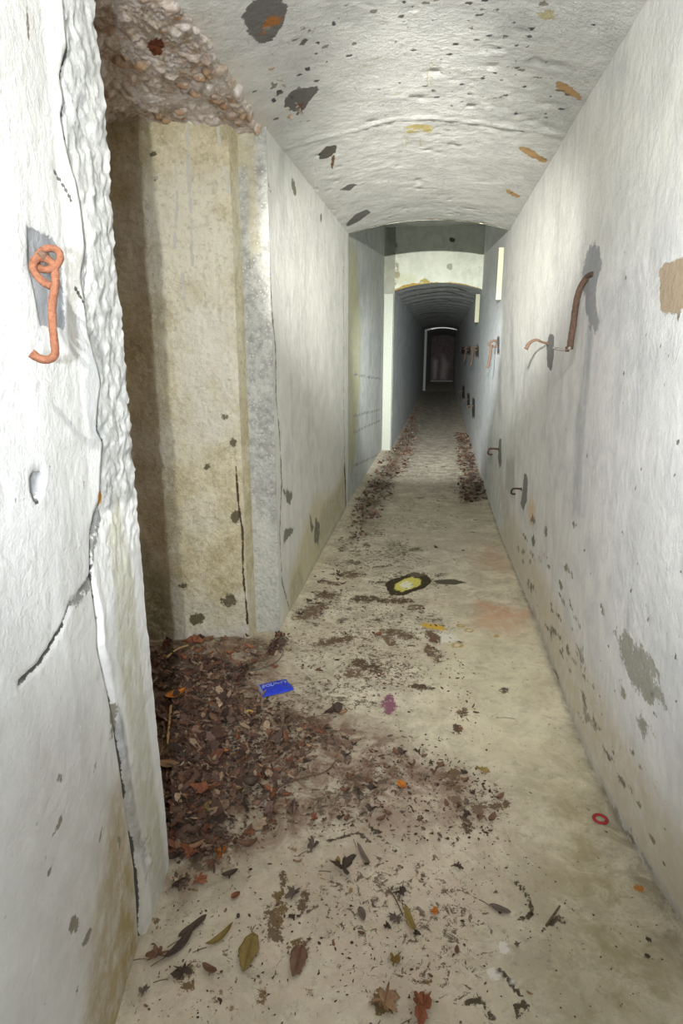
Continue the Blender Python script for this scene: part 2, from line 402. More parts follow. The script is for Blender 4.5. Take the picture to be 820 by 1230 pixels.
def build_floor():
    xs = np.concatenate([np.arange(-3.0, -1.7, .1), np.arange(-1.7, .82, .0105), [.9, 1.3]])
    ys = steps(-1.6, 37, .011, .15, 1.3, .35)
    U, V = np.meshgrid(xs, ys, indexing='ij')
    Z = floor_h(U, V)
    S = Stains(lambda x, y: tuple(on_z(x, y)[:2]))
    # broad tones: brown litter dirt at the left, other tones by area
    S.poly([(150, 770), (340, 765), (350, 830), (470, 880), (620, 960), (560, 1010), (420, 1010), (300, 1040), (200, 1110), (180, 1000)], (122, 96, 78), .12, 2, .95)
    S.poly([(380, 880), (470, 900), (520, 935), (500, 990), (400, 985), (350, 930)], (128, 100, 86), .12, 2, .9)
    S.poly([(250, 1060), (520, 960), (640, 1000), (600, 1230), (150, 1260), (170, 1150)], (206, 186, 166), .2, 2, .75)
    S.poly([(620, 950), (700, 900), (860, 1180), (860, 1260), (600, 1300), (640, 1100)], (158, 146, 112), .2, 2, .8)
    S.poly([(690, 930), (745, 990), (860, 1170), (800, 1140), (740, 1040)], (120, 114, 100), .05, 2, .9)
    S.poly([(560, 740), (640, 740), (690, 880), (700, 940), (520, 900), (520, 800)], (222, 214, 182), .2, 2, .6)
    S.poly([(415, 640), (470, 560), (530, 500), (560, 530), (600, 640), (560, 680), (480, 690)], (168, 160, 146), .3, 2, .75)
    S.poly([(455, 560), (470, 535), (508, 470), (545, 470), (570, 560), (590, 620)], (112, 106, 96), .4, 2, .9)
    S.poly([(430, 615), (455, 560), (480, 545), (470, 600), (440, 640)], (96, 80, 64), .15, 2, .8)
    S.poly([(552, 540), (578, 545), (592, 600), (560, 600), (548, 570)], (82, 72, 58), .12, 2, .9)
    S.poly([(575, 722), (640, 735), (620, 765), (565, 752)], (196, 128, 84), .07, 2, .75)
    S.poly([(572, 650), (600, 655), (612, 690), (570, 680)], (186, 138, 110), .1, 2, .55)
    S.poly([(690, 560+300), (712, 900), (735, 960), (700, 930), (680, 880)], (120, 118, 90), .03, 2, .6)
    S.el(468, 846, 9, 12, (142, 96, 112), 10, .03, 1, .72)
    S.line([(640, 735), (690, 870), (740, 980), (820, 1110), (850, 1160)], .022, (104, 98, 90), 2, .9)  # shade of the gap at the right wall, painted as a dark line
    S.line([(552, 490), (567, 535), (583, 590), (600, 640), (640, 735)], .018, (110, 104, 96), 2, .8)  # same painted gap shade, farther along
    # yellow-white splash inside a black ring
    S.poly([(462, 701), (470, 696), (482, 693), (494, 688), (512, 690), (519, 698), (510, 706), (498, 710), (484, 716), (468, 715), (464, 707)], (62, 54, 34), .012)
    S.poly([(474, 702), (482, 697), (494, 693), (505, 696), (504, 703), (494, 707), (482, 711), (474, 708)], (222, 214, 110), .012)
    S.el(488, 703, 6, 4, (238, 236, 206), 0, .01)
    S.poly([(520, 697), (545, 695), (560, 700), (545, 702), (525, 701)], (90, 84, 70), .012)
    S.el(532, 766, 16, 5, (226, 222, 206), 5, .012); S.el(520, 753, 14, 2.5, (216, 178, 76), 8, .008); S.spot(512, 749, .008, (230, 180, 60))
    for (x, y, r) in [(563, 757, .022), (553, 752, .02), (549, 775, .026), (596, 764, .01)]:
        c = on_z(x, y)[:2]; S.line([tuple(c+r*np.array([math.cos(a), math.sin(a)])) for a in np.linspace(0, 6.28, 12)], .009, (186, 160, 100), 1, .75, uv=True)
    # dark blotches seen in the photograph
    for (x, y, rx, ry, rot) in [(505, 825, 12, 5, 5), (555, 855, 9, 5, 0), (548, 875, 8, 6, 60), (606, 830, 6, 4, 0), (520, 785, 14, 7, 40), (480, 762, 22, 6, 10), (468, 770, 12, 5, 30),
                                (520, 765, 10, 5, 40), (440, 800, 20, 7, 20), (425, 810, 14, 6, 0), (400, 770, 26, 5, -10), (372, 735, 22, 8, -20), (390, 715, 16, 5, 0), (420, 690, 18, 5, 0), (395, 700, 14, 3, 10),
                                (475, 722, 24, 4, 0), (440, 720, 20, 5, 0), (500, 730, 10, 4, 0), (540, 940, 18, 9, 30), (545, 930, 12, 8, 0), (575, 970, 12, 8, 0), (560, 990, 14, 6, 60),
                                (600, 968, 14, 5, -10), (550, 965, 14, 7, 40), (365, 1085, 8, 16, 10), (340, 1060, 6, 14, 0), (470, 925, 10, 5, 0), (330, 1110, 22, 14, 80)]:
        S.el(x, y, rx, ry, random.choice([(112, 92, 72), (96, 78, 60), (120, 100, 80)]), rot, .018, 1, .66)
    for (x, y) in [(490, 775), (505, 735), (455, 745), (452, 700), (410, 660), (440, 655), (500, 660), (425, 675), (530, 690), (460, 680), (500, 690), (380, 725), (380, 750), (410, 745)]:
        S.el(x, y, random.uniform(5, 14), random.uniform(1.5, 4), (104, 94, 78), random.uniform(-10, 10), .02, 1, .6)
    for (x, y, r) in [(605, 640+500, .016), (715, 1150, .0), (603, 1135, .012), (593, 1170, .016), (612, 1180, .01)]:
        if r: S.spot(x, y, r, (222, 216, 204), 1, .8)
    S.spot(768, 1067, .017, (172, 120, 66), 1, .7)
    rr = random.Random(5)
    for k in range(110):
        x, y = rr.uniform(170, 700), rr.uniform(1000, 1225)
        if x > 700-(1225-y)*.2 or rr.random() > 1.25-x/700: continue
        S.el(x, y, rr.uniform(2, 8), rr.uniform(1.2, 4), rr.choice([(116, 94, 72), (92, 76, 60), (146, 122, 94), (130, 104, 66)]), rr.uniform(0, 180), .008, 1, rr.uniform(.5, .68))
    for p in [[(325, 1075), (340, 1062), (348, 1095), (338, 1120), (330, 1105)], [(345, 1130), (365, 1125), (372, 1140), (360, 1180), (352, 1165)], [(303, 1190), (322, 1185), (318, 1215), (305, 1210)], [(440, 1190), (460, 1185), (480, 1215), (450, 1225)], [(205, 1165), (240, 1150), (235, 1190), (215, 1195)]]:
        S.poly(p, (124, 102, 70), .02, 1, .66)
    # looping worm-like stain lines at the lower right
    for pts in [[(620, 1060), (632, 1075), (640, 1092), (634, 1103), (622, 1104)], [(600, 1165), (612, 1180), (628, 1200), (632, 1210), (618, 1206), (622, 1222)], [(560, 1205), (575, 1200), (590, 1222)],
                [(470, 1065), (480, 1080), (490, 1092)], [(660, 1110), (672, 1100), (676, 1108)], [(395, 1010), (430, 1000), (445, 1012)], [(440, 985), (450, 1000), (476, 1022)]]:
        S.line(pts, .0075, (84, 74, 58), 1, .75)
    dirt = np.full(U.shape, .2)
    def dd(poly, v, fe=.15):
        P = [tuple(on_z(*p)[:2]) for p in poly]; a = np.clip(.5-polysd(U, V, P)/(2*fe), 0, 1); np.maximum(dirt, v*a, out=dirt)
    dd([(150, 770), (345, 760), (400, 640), (430, 600), (540, 690), (560, 790), (470, 860), (620, 960), (620, 1010), (400, 1010), (200, 1110)], .56, .12)
    dd([(150, 770), (345, 760), (350, 830), (430, 870), (520, 950), (400, 1000), (200, 1110)], .75, .12)
    dd([(160, 1100), (500, 980), (700, 1050), (640, 1260), (130, 1260)], .52, .2)
    dd([(418, 608), (475, 530), (500, 500), (540, 500), (590, 600), (540, 640), (420, 690), (390, 690)], .42, .2)
    dd([(418, 608), (475, 530), (500, 500), (490, 540), (470, 600), (430, 650)], .8, .12)
    dd([(548, 520), (565, 525), (590, 600), (555, 605)], .85, .12)
    fine = np.clip(.5+fbm(U*4, V*4, o=4, s=8), 0, 1.2); dirt = dirt*(.55+.6*fine)
    at = S.eval(U, V); at['dirt'] = dirt.ravel()
    o = mk('floor', np.stack([U, V, Z], -1).reshape(-1, 3), gridfaces(len(xs), len(ys), False), M_floor, attrs=at); tag(o, kind='structure')
build_floor()

# ---- right wall
def build_right():
    ys = steps(-1.6, 37, .014, .25, 1.3, .5); zz = np.concatenate([np.arange(-.03, 2.62, .016), [2.9, 3.5]])
    U, V = np.meshgrid(ys, zz, indexing='ij')
    X = right_x(U, V)+.004*fbm(U*2.5, V*2.5, o=4, s=21)+.0012*fbm(U*22, V*22, o=3, s=5)
    def unr(x, y):
        X = .56
        for _ in range(6): p = on_x(x, y, X); X = float(right_x(p[1], max(p[2], 0)))
        return (p[1], p[2])
    S = Stains(unr)
    dk = (150, 150, 152)
    S.poly([(712, 290), (720, 296), (722, 320), (716, 345), (716, 372), (722, 385), (716, 398), (708, 390), (703, 370), (700, 345), (698, 325), (704, 305)], (172, 174, 178), .05)
    S.poly([(659, 402), (665, 402), (665, 430), (662, 446), (657, 440), (656, 415)], (140, 140, 142), .012)
    S.poly([(597, 404), (600, 404), (600, 426), (597, 426)], (96, 94, 88), .03)
    S.poly([(630, 568), (634, 572), (633, 600), (629, 614), (625, 606), (628, 585)], (140, 140, 138), .03)
    S.poly([(599, 527), (602, 527), (602, 558), (600, 562), (598, 550)], (138, 138, 136), .04)
    for (x, y, h) in [(568.5, 490, 12), (562.5, 481, 9), (556.5, 471, 8)]:
        S.poly([(x-1.6, y-h), (x+1.6, y-h), (x+1.6, y+h), (x-1.6, y+h)], (84, 78, 66), .1)
    for (x, y, h) in [(573, 422, 7), (563, 421, 5), (556, 421, 4)]:
        S.poly([(x-2, y-h), (x+2, y-h), (x+2, y+h), (x-2, y+h)], (88, 82, 70), .1)
    # run of damp below the hook
    S.poly([(706, 395), (714, 395), (702, 520), (696, 620), (686, 620), (692, 500)], (176, 180, 184), .03, 2, .75)
    S.poly([(608, 550), (618, 550), (618, 600), (606, 590)], (166, 168, 166), .05, 2, .7)
    S.poly([(600, 570), (612, 600), (615, 680), (605, 640)], (190, 184, 166), .06, 2, .6)
    S.el(638, 615, 4, 14, (214, 180, 140), 0, .05, 2, .8)
    # yellow-brown foot of the wall
    S.poly([(598, 640), (615, 620), (650, 690), (720, 830), (820, 1000), (860, 1100), (860, 1250), (740, 985), (690, 875), (640, 740)], (206, 196, 172), .09, 2, .8)
    S.line([(640, 735), (690, 870), (740, 980), (820, 1110)], .03, (128, 126, 118), 2, .7)  # gap shade painted on the wall side of the floor joint
    # worn grey-green patch
    for p in [[(735, 752), (755, 758), (790, 800), (800, 850), (770, 850), (748, 800)], [(700, 850), (712, 860), (716, 880), (704, 870)], [(762, 860), (776, 850), (784, 880), (768, 890)],
              [(720, 940), (760, 1000), (790, 1050), (780, 1050), (745, 1000)], [(690, 770), (700, 780), (706, 810), (696, 800)], [(740, 800), (752, 830), (746, 840)]]:
        S.poly(p, (172, 172, 160), .05, 1, .72)
    for (x, y, rx, ry, ro) in [(640, 625, 3, 8, 0), (655, 640, 2, 9, 0), (662, 760, 2.5, 10, 0), (682, 780, 2, 9, -10), (668, 810, 2, 8, -20), (700, 835, 3, 12, -25), (716, 870, 3, 10, -25), (729, 905, 3, 13, -30),
                               (745, 935, 3, 12, -30), (757, 950, 2, 10, -30), (697, 860, 2, 9, -30), (760, 1010, 2, 12, -35), (775, 745, 3, 6, 20), (748, 640, 3, 6, 0), (690, 630, 3, 6, 0), (787, 860, 2, 8, -20), (760, 905, 4, 8, -20), (640, 440+210, 2, 7, 0), (800, 465, 5, 3, 20)]:
        S.el(x, y, rx, ry, (140, 138, 124), ro, .02, 1, .62)
    for k in range(150):
        x, y = random.uniform(640, 820), random.uniform(300, 1050)
        if y > 430+(x-532)*2.36-30: continue
        S.spot(x, y, random.uniform(.004, .009), (128, 126, 116), 1, .8, .008)
    rr = random.Random(9)
    for k in range(90):
        y = rr.uniform(640, 1100); xw = 600+(y-640)*.46; x = xw+abs(rr.gauss(0, 38))+4
        if x > 815: continue
        S.el(x, y, rr.uniform(1, 2.6), rr.uniform(3, 10), rr.choice([(150, 146, 130), (134, 130, 112), (162, 156, 136)]), -22+rr.uniform(-10, 10), .012, 1, rr.uniform(.5, .68))
    # tan patch at the right edge of the view
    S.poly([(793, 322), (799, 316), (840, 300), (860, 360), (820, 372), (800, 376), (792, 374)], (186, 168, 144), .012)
    S.poly([(640, 230), (750, 40), (790, -40), (900, -40), (860, 250), (760, 270), (700, 300), (640, 420), (612, 400), (614, 290)], (226, 226, 206), .3, 2, .35)
    # cold dark streaks farther along
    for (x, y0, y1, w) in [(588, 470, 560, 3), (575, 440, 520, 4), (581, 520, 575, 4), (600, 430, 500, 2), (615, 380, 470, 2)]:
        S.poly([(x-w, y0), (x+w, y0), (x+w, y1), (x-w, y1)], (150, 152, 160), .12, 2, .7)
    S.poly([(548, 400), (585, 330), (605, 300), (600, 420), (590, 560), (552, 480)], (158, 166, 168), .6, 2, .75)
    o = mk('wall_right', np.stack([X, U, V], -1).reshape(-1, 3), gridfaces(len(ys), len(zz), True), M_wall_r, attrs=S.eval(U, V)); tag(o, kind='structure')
build_right()

# ---- vaults
def vault_z(X, Y, xl, xr, zsp, rise):
    c = (xl+xr)/2; h = (xr-xl)/2; q = np.clip((X-c)/h, -1.05, 1.05)
    return zsp+rise*(1-q*q)
def soffit_edge(V):
    P = np.array([on_z(*p, 2.49)[:2] for p in [(306, 152), (275, 100), (240, 50), (207, 0), (190, -30)]]); P = P[np.argsort(P[:, 1])]
    return np.interp(V, P[:, 1], P[:, 0])+.025*fbm(V*9, V*0, o=3, s=5)
def build_vault():
    xs = np.arange(-.955, .585, .012); ys = steps(-1.6, 6.0, .014, .03, 1.5, .4)
    U, V = np.meshgrid(xs, ys, indexing='ij')
    Z = vault_z(U, V, -.93, .54, zs(V), .105)
    rough = np.clip(fbm(U*2, V*1.4, o=3, s=40)*1.5+.35, 0, 1)
    m = (V > 1.40) & (V < 3.0); e = soffit_edge(V); Z = np.where(m & (U < e+.05), np.maximum(Z, 2.47), Z); Z = np.where(m & (U < e), Z+.10*np.clip((e-U)/.02, 0, 1), Z)
    Z = Z+.004*fbm(U*5, V*5, o=4, s=31)+.0035*rough*fbm(U*26, V*40, o=3, s=33)
    # raised seam across the vault
    sy = 3.35+.04*np.sin(U*6)+.05*vnoise(U*4, V*0, s=3); Z = Z-.006*np.exp(-((V-sy)/.012)**2)
    chip = np.clip(fbm(U*14, V*14, o=2, s=36)-.46, 0, 1); Z = Z+.03*chip*rough
    S = Stains(lambda x, y: tuple(on_z(x, y, 2.52)[:2]))
    g = (118, 116, 112)
    S.poly([(292, 20), (300, 6), (318, 0), (338, 6), (344, 25), (340, 42), (326, 55), (314, 56), (300, 44)], g, .02)
    S.poly([(341, 124), (352, 116), (380, 116), (384, 120), (374, 130), (362, 142), (350, 140), (342, 134)], g, .015)
    S.poly([(382, 194), (392, 187), (404, 188), (404, 195), (394, 200), (384, 200)], (100, 96, 88), .015)
    S.poly([(408, 239), (420, 234), (429, 236), (420, 242)], g, .012)
    S.poly([(415, 278), (425, 270), (440, 267), (445, 271), (432, 278), (418, 281)], g, .02)
    S.poly([(314, 36), (324, 28), (338, 30), (336, 36), (322, 42), (316, 48)], (168, 112, 60), .008, 1, .75)
    S.poly([(358, 134), (366, 132), (362, 142)], (120, 84, 62), .01); S.poly([(399, 198), (402, 198), (400, 214), (397, 212)], (124, 92, 60), .01)
    for p in [[(666, 98), (672, 95), (684, 98), (700, 106), (698, 111), (680, 107), (668, 103)], [(622, 183), (632, 183), (656, 190), (656, 196), (640, 194), (624, 188)], [(606, 236), (626, 241), (620, 244), (608, 241)]]:
        S.poly(p, (196, 160, 112), .012)
    S.poly([(484, 174), (500, 170), (520, 172), (518, 182), (505, 180), (488, 182)], (206, 190, 130), .02, 1, .75)
    S.poly([(640, 20), (664, 12), (668, 24), (650, 28)], (206, 196, 152), .02, 1, .7)
    S.poly([(462, 2), (490, 6), (484, 14), (468, 14)], (160, 140, 112), .02, 1, .7)
    S.line([(-.93, 5.99), (.54, 5.99)], .035, (150, 142, 96), 1, .8, uv=True)
    S.poly([(200, 0), (250, 0), (330, 160), (300, 150)], (206, 198, 182), .08, 2, .7)
    for k in range(260):
        cx, cy, sx, sy = random.choice([(590, 60, 90, 40), (500, 30, 60, 20), (360, 90, 40, 30), (540, 130, 60, 12), (630, 130, 40, 30), (330, 120, 20, 20), (620, 60, 40, 30)])
        x, y = random.gauss(cx, sx), random.gauss(cy, sy)
        if y > 235 or x > 560+(272-y)*.6+100 : continue
        S.spot(x, y, random.choice([.004, .006, .009, .013]), random.choice([(110, 108, 100), (150, 146, 134), (90, 90, 96)]), 1, .85, .008)
    for (x, y, r) in [(258//2+410-0, 85, .014), (563, 22, .013), (546, 72, .012), (538, 3, .012), (643, 97, .01), (614, 240, .008)]: S.spot(x, y, r, (96, 94, 90), 1, .9, .012)
    # pale drip trails and lime ridges
    for pts in [[(432, 98), (440, 95), (455, 92), (466, 88)], [(432, 101), (450, 99), (466, 94)], [(516, 98), (515, 112), (515, 124)], [(430, 142), (460, 137), (490, 132)], [(520, 100), (550, 104), (575, 112)],
                [(487, 176), (488, 200)], [(505, 178), (506, 198)], [(485, 175), (500, 178), (520, 175)], [(560, 128), (600, 138), (640, 146), (670, 152)]]:
        S.line(pts, .007, (226, 224, 206), 1, .85)
    o = mk('ceiling', np.stack([U, V, Z], -1).reshape(-1, 3), gridfaces(len(xs), len(ys), True), M_ceil, attrs=S.eval(U, V)); tag(o, kind='structure')
build_vault()
def strip_surface(name, xs, ys, zf, mat, flip=True, amp=.003, st=None):
    U, V = np.meshgrid(xs, ys, indexing='ij'); Z = zf(U, V)+amp*fbm(U*6, V*6, o=3, s=len(name))
    at = (st or Stains(None)).eval(U, V)
    return tag(mk(name, np.stack([U, V, Z], -1).reshape(-1, 3), gridfaces(len(xs), len(ys), flip), mat, attrs=at), kind='structure')
S2 = Stains(lambda x, y: tuple(on_z(x, y, 2.5)[:2]))
for yy in (12.2, 13.4, 14.2, 15.8, 17.5, 19.4, 21.4): S2.line([(-.8+.12*k, yy+.12*math.sin(k*1.7)+.1*random.random()) for k in range(12)], .05, (205, 210, 208), 1, .8, uv=True)
for yy in (10.6, 11.4, 12.8, 16.6, 18.5): S2.line([(-.6+.1*k, yy+.1*math.sin(k+yy)) for k in range(10)], .06, (84, 88, 90), 1, .7, uv=True)
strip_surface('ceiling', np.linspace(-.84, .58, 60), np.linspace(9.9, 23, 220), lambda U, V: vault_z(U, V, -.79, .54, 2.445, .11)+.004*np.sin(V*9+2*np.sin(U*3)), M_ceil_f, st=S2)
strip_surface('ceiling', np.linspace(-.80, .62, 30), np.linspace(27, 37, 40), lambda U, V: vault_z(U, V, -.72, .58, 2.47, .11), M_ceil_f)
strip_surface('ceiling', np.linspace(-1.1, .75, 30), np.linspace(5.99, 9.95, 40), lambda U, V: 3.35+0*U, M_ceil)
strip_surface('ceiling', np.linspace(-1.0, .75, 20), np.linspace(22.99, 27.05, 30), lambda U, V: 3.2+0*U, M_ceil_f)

def cross_wall(name, Y, xl, xr, zsp, rise, ztop, mat, flip=False, st=None, amp=.003):
    xs = np.linspace(xl, xr, 90); ts = np.linspace(0, 1, 50)
    U, T = np.meshgrid(xs, ts, indexing='ij'); z0 = vault_z(U, 0*U, xl+.02, xr-.02, zsp, rise)
    Z = z0+(ztop-z0)*T; Yv = Y+amp*fbm(U*8, Z*8, o=3, s=77)
    return tag(mk(name, np.stack([U, Yv, Z], -1).reshape(-1, 3), gridfaces(90, 50, flip), mat, attrs=(st or Stains(None)).eval(U, Z)), kind='structure')
SL = Stains(lambda x, y: tuple(on_y(x, y, 9.9)[[0, 2]]))
SL.line([(472, 351), (485, 345), (500, 342), (525, 341), (550, 342), (565, 345), (577, 349)], .028, (156, 132, 70), 1, .85)
SL.poly([(472, 312), (480, 316), (482, 330), (474, 348), (472, 340)], (150, 146, 120), .05, 1, .58); SL.el(486, 335, 14, 6, (170, 172, 140), 0, .05, 2, .7)
SL.el(540, 320, 3.5, 3.5, (150, 156, 140), 0, .02); SL.el(510, 338, 6, 3, (160, 150, 90), 0, .03, 1, .7); SL.el(500, 300, 12, 10, (180, 180, 170), 0, .05, 2, .5); SL.el(543, 288, 3, 2.5, (80, 80, 80), 0, .02)
SL.poly([(466, 285), (477, 285), (478, 300), (472, 318), (466, 315)], (140, 138, 128), .05, 1, .55)
cross_wall('wall_back', 9.9, -.80, .57, 2.445, .11, 3.4, M_lintel, st=SL)
cross_wall('wall_back', 27.0, -.80, .60, 2.50, .11, 3.3, M_lintel)
cross_wall('wall_front', 5.995, -.95, .56, 2.567, .105, 3.4, M_ceil, flip=True, amp=.001)
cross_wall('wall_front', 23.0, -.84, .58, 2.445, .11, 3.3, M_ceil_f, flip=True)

# ---- far end wall with a low step
def build_end():
    xs = np.linspace(-.85, .8, 60); zz = np.linspace(-.02, 2.75, 100); U, V = np.meshgrid(xs, zz, indexing='ij')
    S = Stains(None); S.poly([(-.5, .1), (-.35, .15), (-.3, 1.2), (-.55, 1.3)], (190, 184, 180), .15, 2, .8, uv=True); S.poly([(-.1, .1), (.2, .1), (.3, 1.0), (-.05, 1.5)], (176, 168, 166), .2, 2, .8, uv=True)
    S.poly([(-.5, 1.2), (-.1, 1.4), (.0, 2.0), (-.5, 1.9)], (120, 96, 104), .15, 2, .7, uv=True)
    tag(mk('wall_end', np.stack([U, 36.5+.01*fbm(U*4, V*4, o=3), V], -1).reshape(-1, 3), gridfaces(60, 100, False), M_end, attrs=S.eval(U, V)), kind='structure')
    bx('trim_3', (-.66, .6, 36.2, 36.52, -.02, .06), M_step)
def bx(name, b, mat, parent=None, bev=.006, kind='structure'):
    import bmesh
    bm = bmesh.new(); bmesh.ops.create_cube(bm, size=1)
    for v in bm.verts: v.co = Vector(((b[0]+b[1])/2+v.co.x*(b[1]-b[0]), (b[2]+b[3])/2+v.co.y*(b[3]-b[2]), (b[4]+b[5])/2+v.co.z*(b[5]-b[4])))
    bmesh.ops.bevel(bm, geom=bm.edges[:], offset=bev, segments=2, affect='EDGES', profile=.6)
    me = bpy.data.meshes.new(name); bm.to_mesh(me); bm.free(); me.materials.append(mat)
    o = bpy.data.objects.new(name, me); COL.objects.link(o); o.parent = parent
    if kind: o['kind'] = kind
    return o
build_end()

# ---- left walls
def left_wall(name, ypts, xpts, z0, z1, dy, dz, mat, st, amp=.004, extra=None, seed=1):
    ys = steps(ypts[0], ypts[-1], dy, dy*8, ypts[0], .4); zz = np.arange(z0, z1+dz, dz); U, V = np.meshgrid(ys, zz, indexing='ij')
    X = np.interp(U, ypts, xpts)+amp*fbm(U*2.5, V*2.5, o=4, s=seed)+.001*fbm(U*24, V*24, o=3, s=seed+5)
    if extra: X, U2 = extra(X, U, V)
    else: U2 = U
    return tag(mk(name, np.stack([X, U2, V], -1).reshape(-1, 3), gridfaces(len(ys), len(zz), False), mat, attrs=st.eval(U, V)), kind='structure')

SM = Stains(lambda x, y: tuple(on_x(x, y, -.87)[1:]))
SM.poly([(335, 760), (345, 690), (375, 600), (405, 590), (418, 560), (419, 612), (375, 690), (345, 745)], (206, 198, 158), .10, 2, .85)
SM.poly([(388, 610), (404, 590), (416, 575), (418, 600), (400, 630), (384, 660), (378, 650)], (150, 142, 100), .06, 2, .85)
SM.poly([(345, 700), (358, 680), (362, 700), (345, 735)], (136, 128, 80), .05, 2, .8)
for p in [[(335, 585), (350, 590), (345, 610), (338, 600)], [(336, 635), (352, 630), (345, 645), (336, 655)], [(370, 615), (378, 635), (372, 640)], [(378, 620), (386, 632), (382, 655), (376, 650)], [(347, 212), (350, 210), (354, 235), (350, 236), (346, 222)], [(385, 254), (388, 256), (387, 268), (385, 266)], [(315, 220), (322, 232), (318, 232)]]:
    SM.poly(p, (136, 136, 120), .03, 1, .75)
SM.line([(417, 560), (418, 580), (419, 606)], .03, (60, 56, 46), 1, .95); SM.line([(416, 300), (417, 560)], .02, (170, 166, 130), 1, .7)
SM.line([(345, 745), (375, 685), (419, 608)], .03, (120, 110, 84), 2, .8)
SM.line([(309, 170), (311, 220), (316, 300), (320, 360), (326, 420), (326, 470), (331, 520), (334, 580), (331, 640), (334, 700), (345, 735)], .012, (130, 130, 120), 1, .7)
left_wall('wall_left', [3.03, 6.0], [-.845, -.905], -.03, 2.66, .014, .016, M_wall_m, SM, seed=61)
SCH = Stains(lambda x, y: tuple(on_x(x, y, -.92)[1:]))
SCH.poly([(417, 290), (428, 300), (434, 400), (432, 480), (424, 560), (418, 560)], (176, 172, 130), .15, 2, .85)
SCH.poly([(438, 340), (455, 360), (452, 380), (440, 350)], (196, 196, 184), .1, 2, .6)
for (y0, y1) in [(500, 492), (520, 505), (450, 455), (560, 545)]: SCH.line([(424, y0), (440, (y0+y1)/2), (458, y1)], .02, (146, 150, 146), 1, .62)
left_wall('wall_left', [6.0, 9.86], [-.918, -.935], -.03, 3.4, .03, .03, M_wall_c, SCH, seed=71)
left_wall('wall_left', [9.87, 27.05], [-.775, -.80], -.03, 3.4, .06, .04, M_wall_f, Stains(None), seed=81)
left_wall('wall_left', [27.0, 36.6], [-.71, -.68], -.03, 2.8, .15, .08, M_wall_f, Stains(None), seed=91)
def yface(name, Y0, Y1, xl, xr, z0, z1, mat, st, d=.012, rough=0.0, seed=5, attrs=None, rscale=30):
    xs = np.arange(xl, xr+d*.99, d); xs[-1] = xr; zz = np.arange(z0, z1+d, d*1.3); U, V = np.meshgrid(xs, zz, indexing='ij')
    Y = Y0+(Y1-Y0)*(U-xl)/(xr-xl)
    nz = fbm(U*7, V*7, o=5, s=seed, g=.6); n2 = 1-np.abs(fbm(U*rscale, V*rscale, o=3, s=seed+3))*2
    Yv = Y+rough*(nz*1.2+.8*n2*fbm(U*3, V*3, o=2, s=seed+9))
    return tag(mk(name, np.stack([U, Yv, V], -1).reshape(-1, 3), gridfaces(len(xs), len(zz), False), mat, attrs=st.eval(U, V)), kind='structure')
yface('wall_jamb', 9.88, 9.88, -.97, -.775, -.02, 3.4, M_jamb, Stains(None), .02, .002)
bx('trim_1', (-.925, -.785, 9.80, 9.865, -.01, 2.40), M_board)
yface('wall_jamb', 27.0, 27.0, -.82, -.71, -.02, 3.3, M_wall_f, Stains(None), .02)
bx('trim_2', (-.80, -.725, 26.9, 26.99, -.01, 2.45), M_board)
# pale battens on the right wall
bx('trim_4', (.488, .57, 6.46, 6.53, 2.02, 2.50), M_batten); bx('trim_5', (.475, .57, 10.4, 10.52, 2.0, 2.43), M_batten)

# ---- side opening: far jamb (cream), its grey corner strip, soffit, hidden faces
SR = Stains(lambda x, y: tuple(on_y(x, y, 2.9)[[0, 2]]))
for pts in [[(214, 200), (216, 240), (214, 300)], [(229, 150), (228, 200), (232, 260), (234, 320)], [(262, 150), (264, 170), (270, 190), (274, 230)], [(222, 330), (226, 360)]]: SR.line(pts, .009, (222, 220, 208), 1, .66)
SR.poly([(270, 145), (300, 145), (300, 170), (280, 176), (262, 162)], (140, 132, 104), .03, 2, .7); SR.poly([(180, 650), (210, 700), (215, 770), (170, 775)], (120, 116, 80), .06, 2, .7)
SR.poly([(180, 765), (220, 755), (300, 750), (300, 775), (180, 785)], (214, 212, 204), .025, 2, .7)
SR.poly([(230, 380), (275, 350), (285, 520), (240, 540), (215, 450)], (228, 226, 216), .1, 2, .55)
for (x, y, rx, ry) in [(193, 218, 3, 4), (190, 190, 4, 3), (280, 530, 4, 6), (272, 500, 5, 4), (250, 560, 4, 4), (283, 620, 5, 8), (275, 720, 8, 8), (240, 740, 10, 6), (225, 700, 6, 6)]: SR.el(x, y, rx, ry, (120, 112, 86), 0, .015, 1, .7)
SR.line([(283, 560), (286, 600), (291, 640), (292, 690), (295, 720), (297, 750)], .006, (92, 76, 60), 1, .8)
yface('wall_recess', 2.78, 2.90, -1.75, -.975, -.03, 2.52, M_cream, SR, .007, .013, 15, rscale=34)
yface('wall_recess', 2.90, 3.02, -.975, -.965, -.03, 2.52, M_cream, Stains(None), .01, .003, 19)
SG = Stains(lambda x, y: tuple(on_y(x, y, 3.0)[[0, 2]]))
SG.poly([(276, 150), (303, 150), (308, 300), (300, 310), (296, 200), (280, 200)], (188, 176, 140), .03, 2, .7)
SG.line([(275, 170), (277, 300), (284, 420), (288, 560), (296, 740)], .02, (150, 152, 158), 1, .8)
SG.line([(269, 160), (272, 200), (276, 260), (278, 330)], .012, (232, 232, 234), 1, .8)
SG.poly([(302, 600), (330, 640), (338, 760), (300, 765)], (204, 204, 192), .06, 2, .6)
yface('wall_recess', 3.0, 3.03, -.970, -.838, -.03, 2.53, M_grey, SG, .007, .007, 25, rscale=34)
yface('wall_recess', 1.375, 1.375, -3.0, -.775, -.03, 2.6, M_earth, Stains(None), .04, .003, 29)
left_wall('wall_recess', [1.38, 3.0], [-1.78, -1.78], -.03, 2.6, .05, .05, M_earth, Stains(None), .006)
